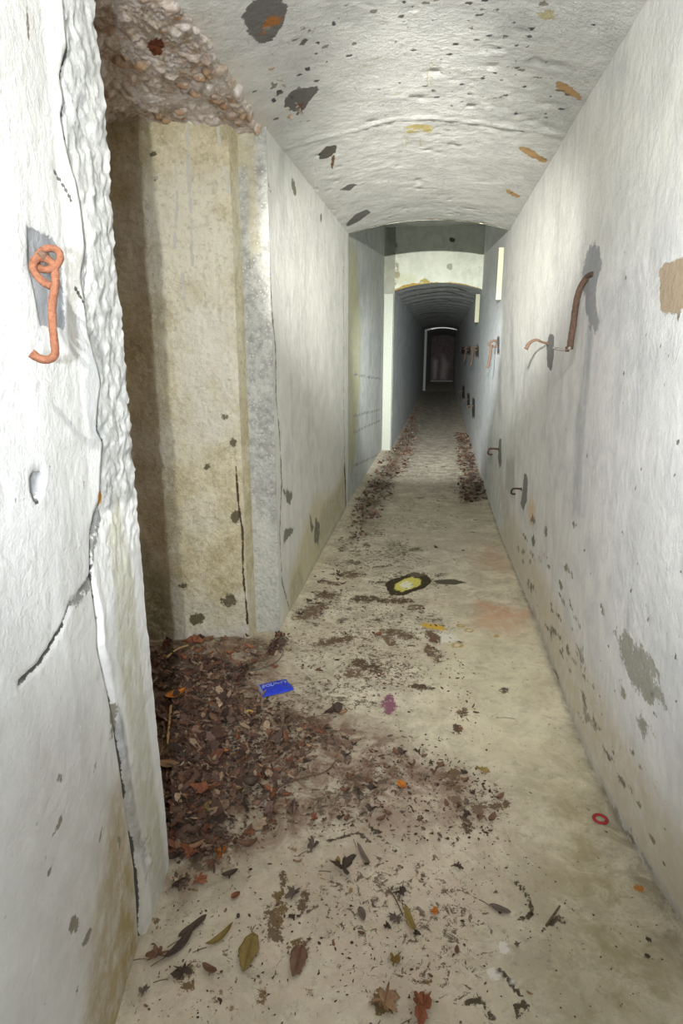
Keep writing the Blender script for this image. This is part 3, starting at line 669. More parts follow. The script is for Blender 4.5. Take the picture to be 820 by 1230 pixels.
def build_soffit():
    xs = np.arange(-1.80, -.66, .0075); ys = np.arange(1.36, 3.02, .0085)
    U, V = np.meshgrid(xs, ys, indexing='ij')
    w = .03*fbm(U*14, V*14, o=4, s=51); d1, d2, cid = voro((U+w)*21, (V*.8-w)*21, 3); e1, e2, c2 = voro((U-w)*46, (V+w)*46, 9)
    edge = np.clip((d2-d1)*2.2, 0, 1); edge2 = np.clip((e2-e1)*2.2, 0, 1)
    big = (cid > .58)
    Z = 2.49-.013*np.where(big, edge*(.4+cid), 0)-.007*edge2*np.where(big, .3, 1)+.014*fbm(U*5, V*5, o=4, s=57)
    # boundary with the smooth vault: lifts away behind it
    bX = soffit_edge(V)
    Z = np.where(U > bX+.01, Z+.06*np.clip((U-bX-.01)/.03, 0, 1), Z)
    cell = np.where(big, cid*1.0, c2); gap = 1-np.where(big, edge, edge2)
    S = Stains(lambda x, y: tuple(on_z(x, y, 2.48)[:2])); S.el(188, 58, 9, 9, (120, 66, 42), 0, .012, 1, .9)
    at = S.eval(U, V); at['cell'] = cell.ravel(); at['gap'] = gap.ravel()
    tag(mk('ceiling', np.stack([U, V, Z], -1).reshape(-1, 3), gridfaces(len(xs), len(ys), True), M_agg, attrs=at), kind='structure')
build_soffit()

# ---- near left wall with the broken edge
CR1 = [(80, -60), (79, 0), (82, 45), (84, 60), (79, 75), (75, 95), (78, 112), (80, 128), (76, 142), (80, 165), (86, 192), (94, 215), (99, 240), (102, 262), (106, 300), (99, 335), (103, 360), (107, 400), (120, 440), (124, 460), (120, 490), (119, 515), (127, 530), (124, 560), (123, 585), (124, 600), (114, 620), (107, 640), (105, 665), (104, 685), (110, 725), (113, 745), (112, 775), (117, 795), (127, 830), (136, 870), (144, 920), (151, 960), (157, 1000), (162, 1040), (164, 1075), (166, 1110), (168, 1134)]
CR2 = [(107, 680), (96, 700), (78, 714), (62, 724), (46, 752), (22, 782), (4, 800), (-20, 815)]
def uvl(x, y): return tuple(on_x(x, y, -.735)[1:])
def build_left_near():
    SLN = Stains(uvl)
    zline = np.array([uvl(*p)[1] for p in CR1]); yline = np.array([uvl(*p)[0] for p in CR1]); o = np.argsort(zline)
    cy = lambda z: np.interp(z, zline[o], yline[o])
    dark = (92, 90, 86)  # crack dirt, dark enough to paint in the groove shade too
    segs = [(2, 10, 6, 1), (13, 17, 5, 1), (19, 23, 6, 1), (23, 26, 5, 1), (26, 31, 7, .9), (31, 34, 4, .7), (34, 38, 5, .8), (38, 46, 6, .9)]
    P = [uvl(*p) for p in CR1]
    for a, b, w, al in segs:
        if len(P[a:b]) > 1: SLN.line(P[a:b], w*.001, dark, 1, al, uv=True)
    SLN.line([uvl(*p) for p in CR2], .005, (96, 94, 92), 1, .85, uv=True)
    SLN.line([(62, 205), (74, 222), (84, 240)], .004, (120, 118, 110)); SLN.line([(88, 345), (100, 365), (104, 385)], .004, (96, 94, 90))
    SLN.poly([(60, 722), (85, 700), (104, 690), (104, 712), (88, 722), (70, 730)], (150, 150, 146), .012, 1, .6)
    SLN.poly([(106, 640), (112, 618), (126, 610), (122, 640), (108, 680)], (150, 150, 148), .01, 1, .7)
    # grey bare patch behind the hook
    SLN.poly([(8, 272), (22, 275), (38, 282), (52, 284), (72, 300), (72, 395), (56, 396), (28, 392), (18, 350), (8, 320)], (166, 168, 172), .012)
    SLN.poly([(4, 575), (10, 565), (24, 565), (22, 585), (12, 600), (6, 590)], (170, 172, 174), .008, 1, .9); SLN.line([(5, 575), (6, 590), (13, 603)], .005, (90, 88, 84))
    SLN.poly([(117, 592), (122, 588), (128, 594), (127, 606), (118, 608)], (190, 140, 78), .006)
    # rough upper strip grey / smooth lower strip greenish
    up = [(cy(z), z) for z in np.linspace(1.15, 2.5, 14)]+[(1.42, 2.5), (1.42, 1.15)]
    SLN.poly(up, (168, 169, 166), .01, 2, .95, uv=True)
    SLN.poly([(84, -20), (104, -20), (110, 160), (94, 170), (82, 100)], (176, 178, 180), .02, 2, .75)
    SLN.poly([(132, 640), (148, 590), (165, 700), (178, 850), (205, 1050), (184, 1130), (176, 1060), (160, 960), (140, 800)], (188, 186, 164), .015, 2, .8)
    SLN.poly([(138, 850), (146, 870), (158, 950), (168, 1010), (172, 1060), (158, 1010), (146, 930), (136, 880)], (140, 140, 140), .012, 2, .9)
    # yellow-brown foot and grime
    SLN.poly([(60, 1260), (80, 1100), (120, 950), (146, 930), (162, 1040), (168, 1130), (150, 1260)], (168, 148, 98), .06, 2, .95)
    SLN.poly([(120, 1240), (140, 1150), (160, 1120), (160, 1260)], (160, 130, 70), .03, 2, .8)
    SLN.poly([(0, 840), (100, 880), (140, 1000), (100, 1200), (0, 1230), (-40, 1000)], (196, 190, 184), .15, 2, .6)
    for (x, y, rx, ry, ro) in [(95, 920, 3, 9, 20), (38, 930, 5, 8, 20), (32, 990, 4, 14, 30), (55, 1105, 7, 12, 20), (75, 1120, 3, 12, 30), (135, 1010, 3, 8, 0), (8, 1160, 2, 5, 0), (20, 1040, 3, 8, 30), (96, 582, 1.5, 5, 0), (60, 1180, 3, 10, 20), (100, 1000, 2, 10, 20), (22, 30, 3, 30, 0), (35, 560, 2, 3, 0), (130, 870, 7, 20, 10), (112, 745, 3, 10, 0)]:
        SLN.el(x, y, rx, ry, (150, 144, 130), ro, .008, 1, .65)
    ys = np.concatenate([np.arange(-1.6, .6, .08), np.arange(.6, 1.405, .0055)]); ys[-1] = 1.40
    zz = np.arange(-.03, 2.6, .0075); U, V = np.meshgrid(ys, zz, indexing='ij')
    X = np.interp(U, [-1.6, 0, .6, .968, 1.17, 1.40], [-.62, -.60, -.640, -.688, -.732, -.742])
    X = X+.005*fbm(U*3, V*2, o=4, s=101)+.0012*fbm(U*30, V*12, o=3, s=103)
    cyv = cy(V); dl = U-cyv
    lower = np.clip((1.15-V)/.2, 0, 1); s_ = np.clip(dl/.012, 0, 1)
    rough = fbm(U*45, V*45, o=4, s=105)*.006+fbm(U*100, V*100, o=2, s=106)*.004
    prof_up = -.010+rough; prof_lo = .008-.10*np.clip(dl-.06, 0, 1)+.002*rough/.009
    Xs = prof_up*(1-lower)+prof_lo*lower
    X = X+s_*Xs
    # bottom: broken lumps then strip ends in a point
    g1 = linesd(U, V, P); g2 = linesd(U, V, [uvl(*p) for p in CR2])
    amp1 = .012+.010*np.clip(vnoise(V*9, 0*V, s=9), -.6, 1)
    X = X-amp1*np.exp(-(g1/.007)**2)-.007*np.exp(-(g2/.004)**2)
    lump = np.exp(-(((U-1.235)/.03)**2+((V-.22)/.07)**2)); X = X+lump*.012*np.abs(fbm(U*45, V*45, o=2, s=111))*2
    # the hook plaster patch is sunk slightly
    pp = polysd(U, V, [uvl(*p) for p in [(8, 272), (22, 275), (38, 282), (52, 284), (72, 300), (72, 395), (56, 396), (28, 392), (18, 350), (8, 320)]])
    X = X-.004*np.clip(.5-pp/.01, 0, 1)
    pp = polysd(U, V, [uvl(*p) for p in [(4, 575), (10, 565), (24, 565), (22, 585), (12, 600), (6, 590)]]); X = X-.012*np.clip(.5-pp/.012, 0, 1)
    # ragged free edge
    rag = np.clip((U-1.30)/.10, 0, 1); U2 = U+rag*(.004*fbm(V*14, U*2, o=3, s=113)+.008*fbm(V*6, 0*V, o=2, s=114))*(1-.7*lower)
    tag(mk('wall_left', np.stack([X, U2, V], -1).reshape(-1, 3), gridfaces(len(ys), len(zz), False), M_wall_l, attrs=SLN.eval(U, V)), kind='structure')
build_left_near()

# ================================================================== THINGS ON THE WALLS
def thing(name, label, cat, loc, group=None, rz=0):
    o = bpy.data.objects.new(name, None); COL.objects.link(o); o.location = loc; o.rotation_euler = (0, 0, rz); o.empty_display_size = .05
    return tag(o, label, cat, group)
def rel(pts, loc): return [np.array(p)-np.array(loc) for p in pts]

def left_hook():
    loc = np.array([-.688, .985, 1.66]); t = thing('wall_hook', 'rusty orange ring with a long J-shaped rod hanging on the near left wall', 'hook', tuple(loc))
    X0 = -.628
    c = on_x(58, 311, X0); sc = np.linalg.norm(c-CP)/np.linalg.norm(ray(58, 311))/FPX
    def q(x, y, out=0.0): return on_x(x, y, X0)+FW*out
    # ring lies nearly face-on to the corridor view; it hangs in a staple
    e1 = RT; e2 = VV
    ring = [c+e1*math.cos(a)*14.0*sc*1.0+e2*math.sin(a)*15.5*sc+FW*.008*math.sin(a) for a in np.linspace(0, 2*math.pi, 40, endpoint=False)]
    Tube().add(rel(ring, loc), .0058, 12, closed=True, rough=.12).build('ring', M_rust_or, t)
    # rod: eye wrapped round the ring foot, straight shank, curled foot
    cc = on_x(55, 327, X0)-FW*.007
    def qq(x, y, o=0.0): return cc+RT*(x-55)*sc-VV*(y-327)*sc+FW*o
    path = smoothpath([qq(60, 343, .010), qq(50, 337, .004), qq(43.5, 326, -.002), qq(47, 315, -.004), qq(57, 313, 0), qq(64, 319, .008), qq(66, 332, .008), qq(66, 345, .006), qq(65, 370), qq(66, 395), qq(68, 415), qq(68, 427), qq(62, 433.5, -.004), qq(53, 433, -.010), qq(46, 428, -.016)], 6)
    r = np.full(len(path), .0062); r[-12:] = np.linspace(.0062, .0074, 12)
    Tube().add(rel(path, loc), r, 12, rough=.14).build('rod', M_rust_or, t)
    st = smoothpath([on_x(50, 300, -.70), q(49, 301, .02), q(47, 303, .004), q(49, 307, .02), on_x(52, 308, -.70)], 6)
    Tube().add(rel(st, loc), .0048, 10, rough=.1).build('staple', M_rust_br, t)
left_hook()

def right_hook():
    p0 = on_x(716, 329, .555); loc = p0; t = thing('wall_hook', 'long brown rusty hook rod curving down from a grey patch on the right wall', 'hook', tuple(loc))
    A = [on_x(722, 327, .575), p0+np.array([-.006, 0, 0]), on_x(706, 332, .540), on_x(697, 345, .520), on_x(692, 362, .508), on_x(689, 385, .498), on_x(686, 405, .492), on_x(684, 419, .488)]
    path = smoothpath(A, 7); n = len(path)
    Tube().add(rel(path, loc), np.interp(np.linspace(0, 1, n), [0, .3, 1], [.009, .0115, .0125]), 12, rough=.12).build('rod', M_rust_br, t)
    B = [on_x(685, 418, .488), on_x(678, 420, .470), on_x(668, 419, .435), on_x(664, 418, .42)]
    Tube().add(rel(smoothpath(B, 6), loc), .0058, 10, rough=.1).build('foot', M_steel, t)
    a = on_x(681, 419.5, .478); Tube().add(rel([a-RT*.006, a+RT*.006], loc), .010, 12).build('collar', M_rust_br, t)
right_hook()
def hook_small(px, py, X, label, size, mat, style, group=None):
    """style 'curl': a curled finger sticking out; 'drop': eye with a hanging rod; 'stub': short pin"""
    p = on_x(px, py, X); p[0] = float(right_x(p[1], p[2]))+.002; t = thing('wall_hook', label, 'hook', tuple(p), group)
    s = size
    if style == 'curl':
        Tube().add(smoothpath([(.02, 0, 0), (-.03*s, 0, .008*s), (-.07*s, .0, .022*s), (-.105*s, 0, .006*s), (-.125*s, 0, -.03*s)], 7), np.interp(np.linspace(0, 1, 29), [0, .4, 1], [.006, .007, .012])*s, 10, rough=.15).build('finger', mat, t)
    elif style == 'drop':
        Tube().add(smoothpath([(.02, 0, .02*s), (-.04*s, 0, .03*s), (-.085*s, 0, .0), (-.04*s, 0, -.03*s), (.0, 0, -.015*s)], 6), .012*s, 8, rough=.2).build('eye', mat, t)
        Tube().add(smoothpath([(-.06*s, -.01, -.01*s), (-.065*s, -.012, -.10*s), (-.075*s, -.01, -.2*s), (-.09*s, -.01, -.24*s)], 5), .014*s, 8, rough=.2).build('rod', mat, t)
    else:
        Tube().add(smoothpath([(.02, 0, 0), (-.04*s, 0, .006*s), (-.075*s, 0, .0), (-.08*s, 0, -.035*s), (-.05*s, 0, -.04*s)], 6), .0075*s, 8, rough=.2).build('pin', mat, t)
    bp = Tube().add([(.008, 0, 0), (-.006, 0, 0)], .016*s, 10).build('boss', mat, t)
hook_small(661, 413, .565, 'small curled rusty hook finger just beyond the long hook rod on the right wall', .92, M_rust_br, 'curl')
hook_small(597, 413, .54, 'drooping rusty hook with a hanging rod halfway along the right wall', 1.0, M_rust_dk, 'drop')
hook_small(573, 419, .54, 'distant dark hook on the right wall, nearest of the three high ones in the gloom', 1.1, M_rust_dk, 'drop')
hook_small(563, 419, .54, 'distant dark hook on the right wall, middle of the three high ones', 1.1, M_rust_dk, 'drop')
hook_small(556.5, 419.5, .54, 'distant dark hook on the right wall, farthest of the three high ones in the gloom', 1.1, M_rust_dk, 'stub')
hook_small(628, 588, .57, 'short bent rusty pin low on the right wall beside an orange streak', .85, M_rust_dk, 'stub')
hook_small(600, 540, .55, 'short rusty pin low on the right wall above the dark leaf pile', 1.2, M_rust_dk, 'stub')
hook_small(568.5, 488, .54, 'distant stub low on the right wall, nearest of the three low dark ones', 1.3, M_rust_dk, 'stub')
hook_small(562.5, 480, .54, 'distant stub low on the right wall, middle of the three low ones', 1.3, M_rust_dk, 'stub')
hook_small(556.5, 470, .54, 'distant stub low on the right wall, farthest of the three low dark ones', 1.3, M_rust_dk, 'stub')

# ================================================================== THINGS ON THE FLOOR
def fz(x, y): return float(floor_h(np.array([x]), np.array([y]))[0])
def leaf_geo(kind, L, W, curl, seed, nu=11, nv=7):
    r = random.Random(seed); V = []; F = []; rib = []
    if kind in ('oval', 'strip', 'pod'):
        for i in range(nu):
            t = i/(nu-1)
            w = {'oval': math.sin(math.pi*min(1, t**.85))**.7, 'strip': math.sin(math.pi*t)**.45*.9, 'pod': math.sin(math.pi*t**.7)**.8}[kind]
            w = max(w, .03)*W/2*(1+.1*r.uniform(-1, 1)*(kind != 'strip'))
            bend = curl*L*.35*(t-.5)**2*4
            side = .12*L*math.sin(t*2.5+seed)*.5
            for j in range(nv):
                s = j/(nv-1)*2-1
                z = bend+curl*W*.45*abs(s)**1.6*math.sin(math.pi*t)+.012*L*math.sin(9*t+5*s+seed)
                V.append(((t-.5)*L, s*w+side, z)); rib.append(max(0, 1-abs(s)*4))
        F = [tuple(q) for q in gridfaces(nu, nv)]
    else:
        nr, na = 6, 44; ph = r.uniform(0, 1)
        lob = {'lobed': 5, 'torn': 7, 'star': 5}[kind]
        V.append((0, 0, 0)); rib.append(1)
        amp = {'lobed': .42, 'torn': .5, 'star': .72}[kind]
        jit = [r.uniform(.5, 1.2) for _ in range(lob)]
        for i in range(1, nr+1):
            for j in range(na):
                a = 2*math.pi*j/na; k = int(((a/(2*math.pi))*lob+.5) % lob)
                c = abs(math.cos(a*lob/2)); rad = (1-amp+amp*c**1.7)*jit[k]*(1+.10*math.sin(13*a+seed)+.06*math.sin(21*a+2*seed))
                q = i/nr*rad
                z = curl*L*.42*(i/nr)**2*(.5+.5*math.sin(2*a+seed))+.07*L*math.sin(5*a+seed*2)*(i/nr)+.03*L*math.sin(9*a+seed)*(i/nr)
                V.append((q*math.cos(a)*L/2, q*math.sin(a)*W/2, z)); rib.append(max(0, 1-abs(math.sin(a*lob/2))*5)*.8)
        for j in range(na): F.append((0, 1+j, 1+(j+1) % na))
        for i in range(nr-1):
            for j in range(na):
                a = 1+i*na; F.append((a+j, a+na+j, a+na+(j+1) % na, a+(j+1) % na))
    V = np.array(V); V[:, 2] -= V[:, 2].min(); return V, F, rib
def bake_leaf(name, kind, L, W, curl, seed, mat, parent=None):
    V, F, rib = leaf_geo(kind, L, W, curl, seed)
    # give the blade its thickness
    n = len(V); V2 = np.vstack([V, V+np.array([0, 0, .0009])]); F2 = [tuple(f)[::-1] for f in F]+[tuple(i+n for i in f) for f in F]
    cnt = {}
    for f in F:
        for a, b in zip(f, tuple(f[1:])+(f[0],)): cnt[(a, b)] = 1
    for (a, b) in list(cnt):
        if (b, a) not in cnt: F2.append((a, b, b+n, a+n))
    return mk(name, V2, F2, M_leaf[mat], parent, attrs={'rib': list(rib)*2})
def stalk(L, parent, L2=.03, mat=None):
    Tube().add(smoothpath([(-L*.45, 0, .003), (-L*.5-L2*.5, .004, .006), (-L*.5-L2, .01, .002)], 5), .0011, 6).build('stalk', mat or M_twig, parent)
def leaf(px, py, kind, L, W, rot, mat, label, curl=.4, tilt=(0, 0), st=True, group=None, name='fallen_leaf'):
    p = on_z(px, py); 
    for _ in range(3): p = on_z(px, py, fz(p[0], p[1]))
    h = fz(p[0], p[1])
    h += .45*float(bed_h(np.array([p[0]]), np.array([p[1]]))[0])
    t = thing(name, label, 'leaf', (p[0], p[1], h+.0035), group); t.rotation_euler = (math.radians(tilt[0]), math.radians(tilt[1]), math.radians(rot))
    b = bake_leaf('blade', kind, L, W, curl, int(px*7+py) % 97, mat, t)
    if st: stalk(L, t)
    # rest the tilted leaf on the floor
    if tilt != (0, 0):
        R = t.rotation_euler.to_matrix(); mz = min((R @ v.co).z for v in b.data.vertices); t.location.z = h+.003-mz
    return t

LV = [
 (212, 842, 'oval', .10, .055, 60, 'orange', 'bright orange-yellow leaf standing in the litter close to the left wall', .6),
 (299, 858, 'oval', .042, .03, 10, 'yellow', 'small pale yellow leaf just below the blue packet', .5),
 (258, 912, 'oval', .03, .016, 70, 'green', 'tiny yellow-green leaf left of the muddy patch', .6),
 (270, 904, 'oval', .03, .018, 20, 'orange', 'tiny orange leaf touching the yellow-green one', .4),
 (302, 945, 'oval', .055, .05, 40, 'dark', 'dark round curled leaf with a yellow scrap on it', 1.0),
 (294, 951, 'oval', .018, .014, 70, 'lime', 'yellow scrap of leaf beside the dark round leaf', .2),
 (325, 953, 'oval', .055, .022, -10, 'rust', 'folded russet leaf right of the dark round leaf', 1.0),
 (256, 975, 'oval', .065, .045, 25, 'olive', 'olive yellow rounded leaf lying on the litter near the left edge', .5),
 (246, 957, 'lobed', .10, .07, 30, 'rust', 'russet leaf tucked under the olive yellow one', .6),
 (203, 923, 'oval', .075, .045, 0, 'tan', 'speckled tan leaf against the foot of the left wall', .4),
 (412, 1047, 'star', .085, .075, 20, 'dark', 'dark curled star-shaped leaf with ochre lobes in the foreground centre', 1.1),
 (405, 1038, 'oval', .04, .018, 100, 'olive', 'ochre lobe of leaf leaning on the dark star-shaped one', .6),
 (401, 857, 'lobed', .11, .06, 40, 'dark', 'dark ragged leaf at the edge of the litter in mid floor', .8),
 (411, 858, 'oval', .055, .03, 25, 'tan', 'tan leaf lying over the dark ragged leaf in mid floor', .6),
 (482, 946, 'oval', .045, .03, -50, 'orange', 'orange leaf on the muddy patch in the middle of the floor', .8),
 (378, 985, 'star', .045, .04, 10, 'rust', 'small russet star leaf with an upright stalk', .8),
 (521, 1097, 'lobed', .035, .022, 5, 'orange', 'small bright orange leaf alone on the pale floor', .5),
 (299, 1148, 'pod', .105, .05, -78, 'olive', 'large olive brown pod-shaped leaf stuck flat in the foreground', .3),
 (357, 1158, 'pod', .085, .045, -100, 'brown', 'brown tapering leaf right of the olive brown pod-shaped leaf', .3),
 (508, 1212, 'lobed', .09, .075, 50, 'rust', 'torn reddish brown leaf at the bottom edge of the view', .9),
 (462, 1208, 'torn', .09, .075, 80, 'tan', 'wrinkled tan leaf with grey rim at the bottom edge of the view', .5),
 (473, 1155, 'torn', .05, .035, 70, 'olive', 'small crumpled ochre leaf above the two large torn ones', 1.0),
 (492, 1108, 'strip', .08, .022, -60, 'olive', 'narrow brown leaf strip pointing away in the foreground', .6),
 (475, 1105, 'torn', .045, .04, 0, 'grey', 'small grey leaf touching the narrow brown strip', .5),
 (481, 1075, 'torn', .05, .03, 70, 'dark', 'black crumpled leaf above the narrow brown strip', .8),
 (600, 1095, 'strip', .06, .022, -15, 'grey', 'grey-brown flat strip of leaf on the right of the foreground', .3),
 (550, 1043, 'torn', .035, .03, -20, 'dark', 'dark torn scrap of leaf right of centre', .5),
 (436, 1030, 'strip', .085, .018, -50, 'grey', 'slim grey leaf trailing from a dark tip', .5),
 (455, 1002-0, 'torn', .03, .02, 10, 'dark', 'small black scrap above the slim grey leaf', .5),
 (376, 1018, 'torn', .055, .05, 60, 'grey', 'curled grey-brown leaf in front of the muddy patch', 1.0),
 (353, 1076, 'torn', .05, .045, 60, 'grey', 'grey heart-shaped leaf on the pale floor', .8),
 (434, 1100, 'oval', .045, .02, -60, 'grey', 'faint grey leaf with a long tip near the centre foreground', .3),
 (264, 1130, 'strip', .085, .02, 48, 'olive', 'thin olive curled leaf lying diagonally left of the large pod-shaped one', .8),
 (215, 1137, 'strip', .10, .026, 62, 'dark', 'dark slender leaf in the left foreground, upper of two in line', .4),
 (232, 1118, 'strip', .09, .026, 60, 'dark', 'dark slender leaf in the left foreground, nearest the litter heap', .4),
 (218, 1170, 'torn', .075, .045, 40, 'dark', 'dark ragged leaf in the left foreground', .3),
 (190, 1150, 'torn', .06, .045, 30, 'brown', 'brown ragged leaf close to the foot of the left wall', .5),
 (173, 1192, 'torn', .035, .025, 80, 'grey', 'small grey leaf scrap lowest by the left wall', .3),
 (252, 1167, 'strip', .045, .02, -10, 'brown', 'short curled brown leaf right of the dark ragged leaf', .8),
 (283, 1078, 'oval', .03, .02, 60, 'rust', 'small reddish leaf on the whitish patch', .6),
 (276, 1052, 'strip', .05, .022, 25, 'dark', 'dark short leaf below the litter heap', .7),
 (228, 1032, 'lobed', .07, .06, 0, 'rust', 'broad pinkish brown leaf at the lower end of the litter heap', .7),
 (236, 1022, 'strip', .055, .020, 30, 'tan', 'light tan curled leaf on the lower end of the litter heap', .9),
 (266, 1030, 'star', .07, .05, 60, 'orange', 'orange-brown three-pointed leaf at the tip of the litter heap', .9),
 (296, 1018, 'strip', .07, .025, 15, 'brown', 'long folded brown leaf just outside the litter heap', 1.0),
 (298, 1002, 'strip', .05, .018, 70, 'brown', 'upright brown curled leaf behind the long folded one', 1.0),
 (238, 1062, 'torn', .06, .05, 40, 'rust', 'ragged russet leaf below the litter heap', .3),
 (553, 877, 'oval', .022, .016, 80, 'rust', 'tiny dark red leaf beside the dark stain right of centre', .6),
 (530, 922, 'lobed', .05, .03, 10, 'brown', 'brown lobed leaf at the right end of the muddy patch', .6),
 (578, 926, 'torn', .05, .03, -20, 'olive', 'ochre ragged leaf farthest right of the mid-floor leaves', .4),
 (385, 1012-40, 'torn', .035, .03, 0, 'grey', 'grey scrap in the middle of the muddy patch', .4),
 (330, 803, 'lobed', .05, .03, 10, 'rust', 'reddish leaf immediately above the blue packet', .6),
 (285, 843-60, 'lobed', .05, .04, 0, 'brown', 'brown leaf against the foot of the grey corner strip', .5),
 (233, 778, 'lobed', .12, .07, 15, 'rust', 'large rust-coloured leaf heaped against the cream wall', .7),
 (383, 822-15, 'star', .05, .045, 10, 'brown', 'thin-fingered brown leaf right of the blue packet', .5),
 (455, 763, 'oval', .05, .03, 60, 'rust', 'red-brown leaf behind the pale splash', .5),
 (520, 772, 'torn', .075, .05, -40, 'brown', 'brown split leaf right of the white splash', .6),
 (778, 1130, 'torn', .022, .018, 0, 'dark', 'tiny black leaf near the foot of the right wall, upper of a pair', .3),
 (777, 1150, 'oval', .014, .012, 0, 'dark', 'tiny round brown leaf near the foot of the right wall, lower of a pair', .3),
 (620, 1087+50, 'torn', .026, .02, 20, 'grey', 'little grey leaf scrap on the right foreground floor', .3),
 (606, 829, 'oval', .028, .024, 0, 'grey', 'small round grey leaf alone on the right of the floor', .2),
 (552, 772, 'oval', .032, .012, -20, 'grey', 'small narrow grey-green leaf right of the white splash', .2),
 (556, 662, 'oval', .03, .02, 0, 'dark', 'small dark leaf alone beyond the ringed yellow stain', .4),
]
for (x, y, k, L, W, r, m, lab, cu) in LV:
    leaf(x, y, k, L, W, r, m, lab, cu, st=L > .05)

# sticks, twigs, wire
def stick(pts, rad, mat, name, label, cat='twig', lift=.004, branch=None):
    P = []
    for (x, y) in pts:
        p = on_z(x, y); 
        for _ in range(2): p = on_z(x, y, fz(p[0], p[1])+lift)
        P.append(p)
    base = np.array(P[0]); Q = smoothpath(P, 6)-base
    o = Tube().add(Q, np.interp(np.linspace(0, 1, len(Q)), [0, 1], [rad, rad*.7]), 8, rough=.2).build(name, mat)
    o.location = base; tag(o, label, cat)
stick([(205, 848), (203, 870), (201, 893)], .0065, M_stick, 'stick', 'pale peeled stick standing out against the dark litter by the left wall', 'stick', .02)
stick([(199, 858), (196, 880), (192, 903)], .003, M_twig, 'twig', 'thin dark twig left of the pale peeled stick', 'twig', .015)
stick([(212, 872), (232, 877), (250, 878)], .0045, M_rust_br, 'twig', 'reddish brown twig below the orange-yellow leaf', 'twig', .012)
stick([(200, 790), (212, 780), (226, 775)], .006, M_stick, 'twig', 'tan twig at the top of the litter near the left wall', 'twig', .03)
stick([(334, 946), (350, 938), (372, 932), (392, 926), (404, 913)], .0035, M_twig, 'twig', 'long straight dark twig across the muddy patch', 'twig', .006)
stick([(322, 960), (334, 947)], .003, M_twig, 'twig', 'short dark twig at the left end of the long one', 'twig', .006)
stick([(262, 811), (300, 806), (320, 801), (334, 793), (340, 783), (337, 775)], .0025, M_wire, 'wire', 'curved thin dark wire arching above the blue packet', 'wire', .012)
stick([(258, 775), (262, 785), (270, 793), (280, 797)], .0018, M_wire, 'wire', 'fine grey wire loop in the litter under the cream wall', 'wire', .03)
stick([(656, 1112), (664, 1100), (672, 1088)], .0035, M_twig, 'twig', 'short dark twig leaning right in the right foreground', 'twig', .004)
stick([(596, 862), (608, 862), (619, 864)], .0012, M_twig, 'twig', 'hair-thin twig on the clear pale floor right of centre', 'twig', .003)
stick([(466, 1066), (476, 1082), (484, 1100)], .002, M_twig, 'twig', 'thin dark stem rising from the black crumpled leaf', 'twig', .006)
stick([(232, 975), (215, 978), (200, 980)], .004, M_stick, 'twig', 'pale twig running left from the olive yellow leaf', 'twig', .012)
stick([(217, 952), (218, 970)], .004, M_stick, 'twig', 'short pale twig near the left wall above the olive yellow leaf', 'twig', .014)

# blue packet
def packet():
    c = on_z(330, 824.5); c = on_z(330, 824.5, fz(c[0], c[1])+.012); h = fz(c[0], c[1])
    t = thing('crushed_packet', 'small crushed bright blue packet with pale lettering lying on the litter edge', 'packet', (c[0], c[1], h+.003))
    a = on_z(311.5, 829, h+.01); b = on_z(348.5, 820.5, h+.01); ang = math.atan2(b[1]-a[1], b[0]-a[0]); Lx = np.linalg.norm(b-a); t.rotation_euler = (0, 0, ang)
    n1, n2 = 31, 15; W = .112; V = []; 
    for top in (1, 0):
        for i in range(n1):
            u = i/(n1-1)*2-1
            for j in range(n2):
                v = j/(n2-1)*2-1
                pr = max(0, (1-abs(u)**6))*max(0, (1-abs(v)**4)); pinch = 1-.10*abs(u)**3
                x = u*Lx/2*(1-.03*math.sin(3*v)); y = v*W/2*pinch
                z = .0015+(.011*pr*(.8+.2*math.cos(3*u+2*v))+.0022*math.sin(9*u+4*v)*pr+.0012*math.sin(5*u-7*v)*pr if top else 0)
                V.append((x, y, z+(.001 if top else 0)))
    f = [tuple(q) for q in gridfaces(n1, n2)]; g = [tuple(q) for q in gridfaces(n1, n2, True, n1*n2)]; N = n1*n2; rim = []
    loop = [i*n2 for i in range(n1)]+[(n1-1)*n2+j for j in range(1, n2)]+[i*n2+n2-1 for i in range(n1-2, -1, -1)]+[j for j in range(n2-2, 0, -1)]
    for k in range(len(loop)): p, q = loop[k], loop[(k+1) % len(loop)]; rim.append((p, p+N, q+N, q))
    mk('body', V, f+g+rim, M_blue, t)
    e = []; 
    for s in (-1,):
        Vc = []
        for i in range(4):
            for j in range(9):
                v = j/8*2-1; Vc.append((s*Lx/2*(1.0+.0-.045*i), v*W/2*.87, .004+.004*i+.002*math.sin(7*v)))
        mk('foil_end', Vc, gridfaces(4, 9, False), M_silver, t)
    # raised print
    cu = bpy.data.curves.new('lettering', 'FONT'); cu.body = 'BOUNTY'; cu.size = .030; cu.align_x = 'CENTER'; cu.align_y = 'CENTER'; cu.extrude = .0006; cu.shear = .25
    tx = bpy.data.objects.new('tmp', cu); COL.objects.link(tx); dg = bpy.context.evaluated_depsgraph_get(); me = bpy.data.meshes.new_from_object(tx.evaluated_get(dg)); bpy.data.objects.remove(tx)
    for v in me.vertices:
        u, w = v.co.x/(Lx/2), (v.co.y+.012)/(W/2); pr = max(0, 1-abs(u)**6)*max(0, 1-abs(w)**4)
        v.co.y += .012; v.co.z += .0050+.011*pr*(.8+.2*math.cos(3*u+2*w))+.0022*math.sin(9*u+4*w)*pr+.0012*math.sin(5*u-7*w)*pr
    me.materials.clear(); me.materials.append(M_letter); o = bpy.data.objects.new('lettering', me); COL.objects.link(o); o.parent = t
packet()
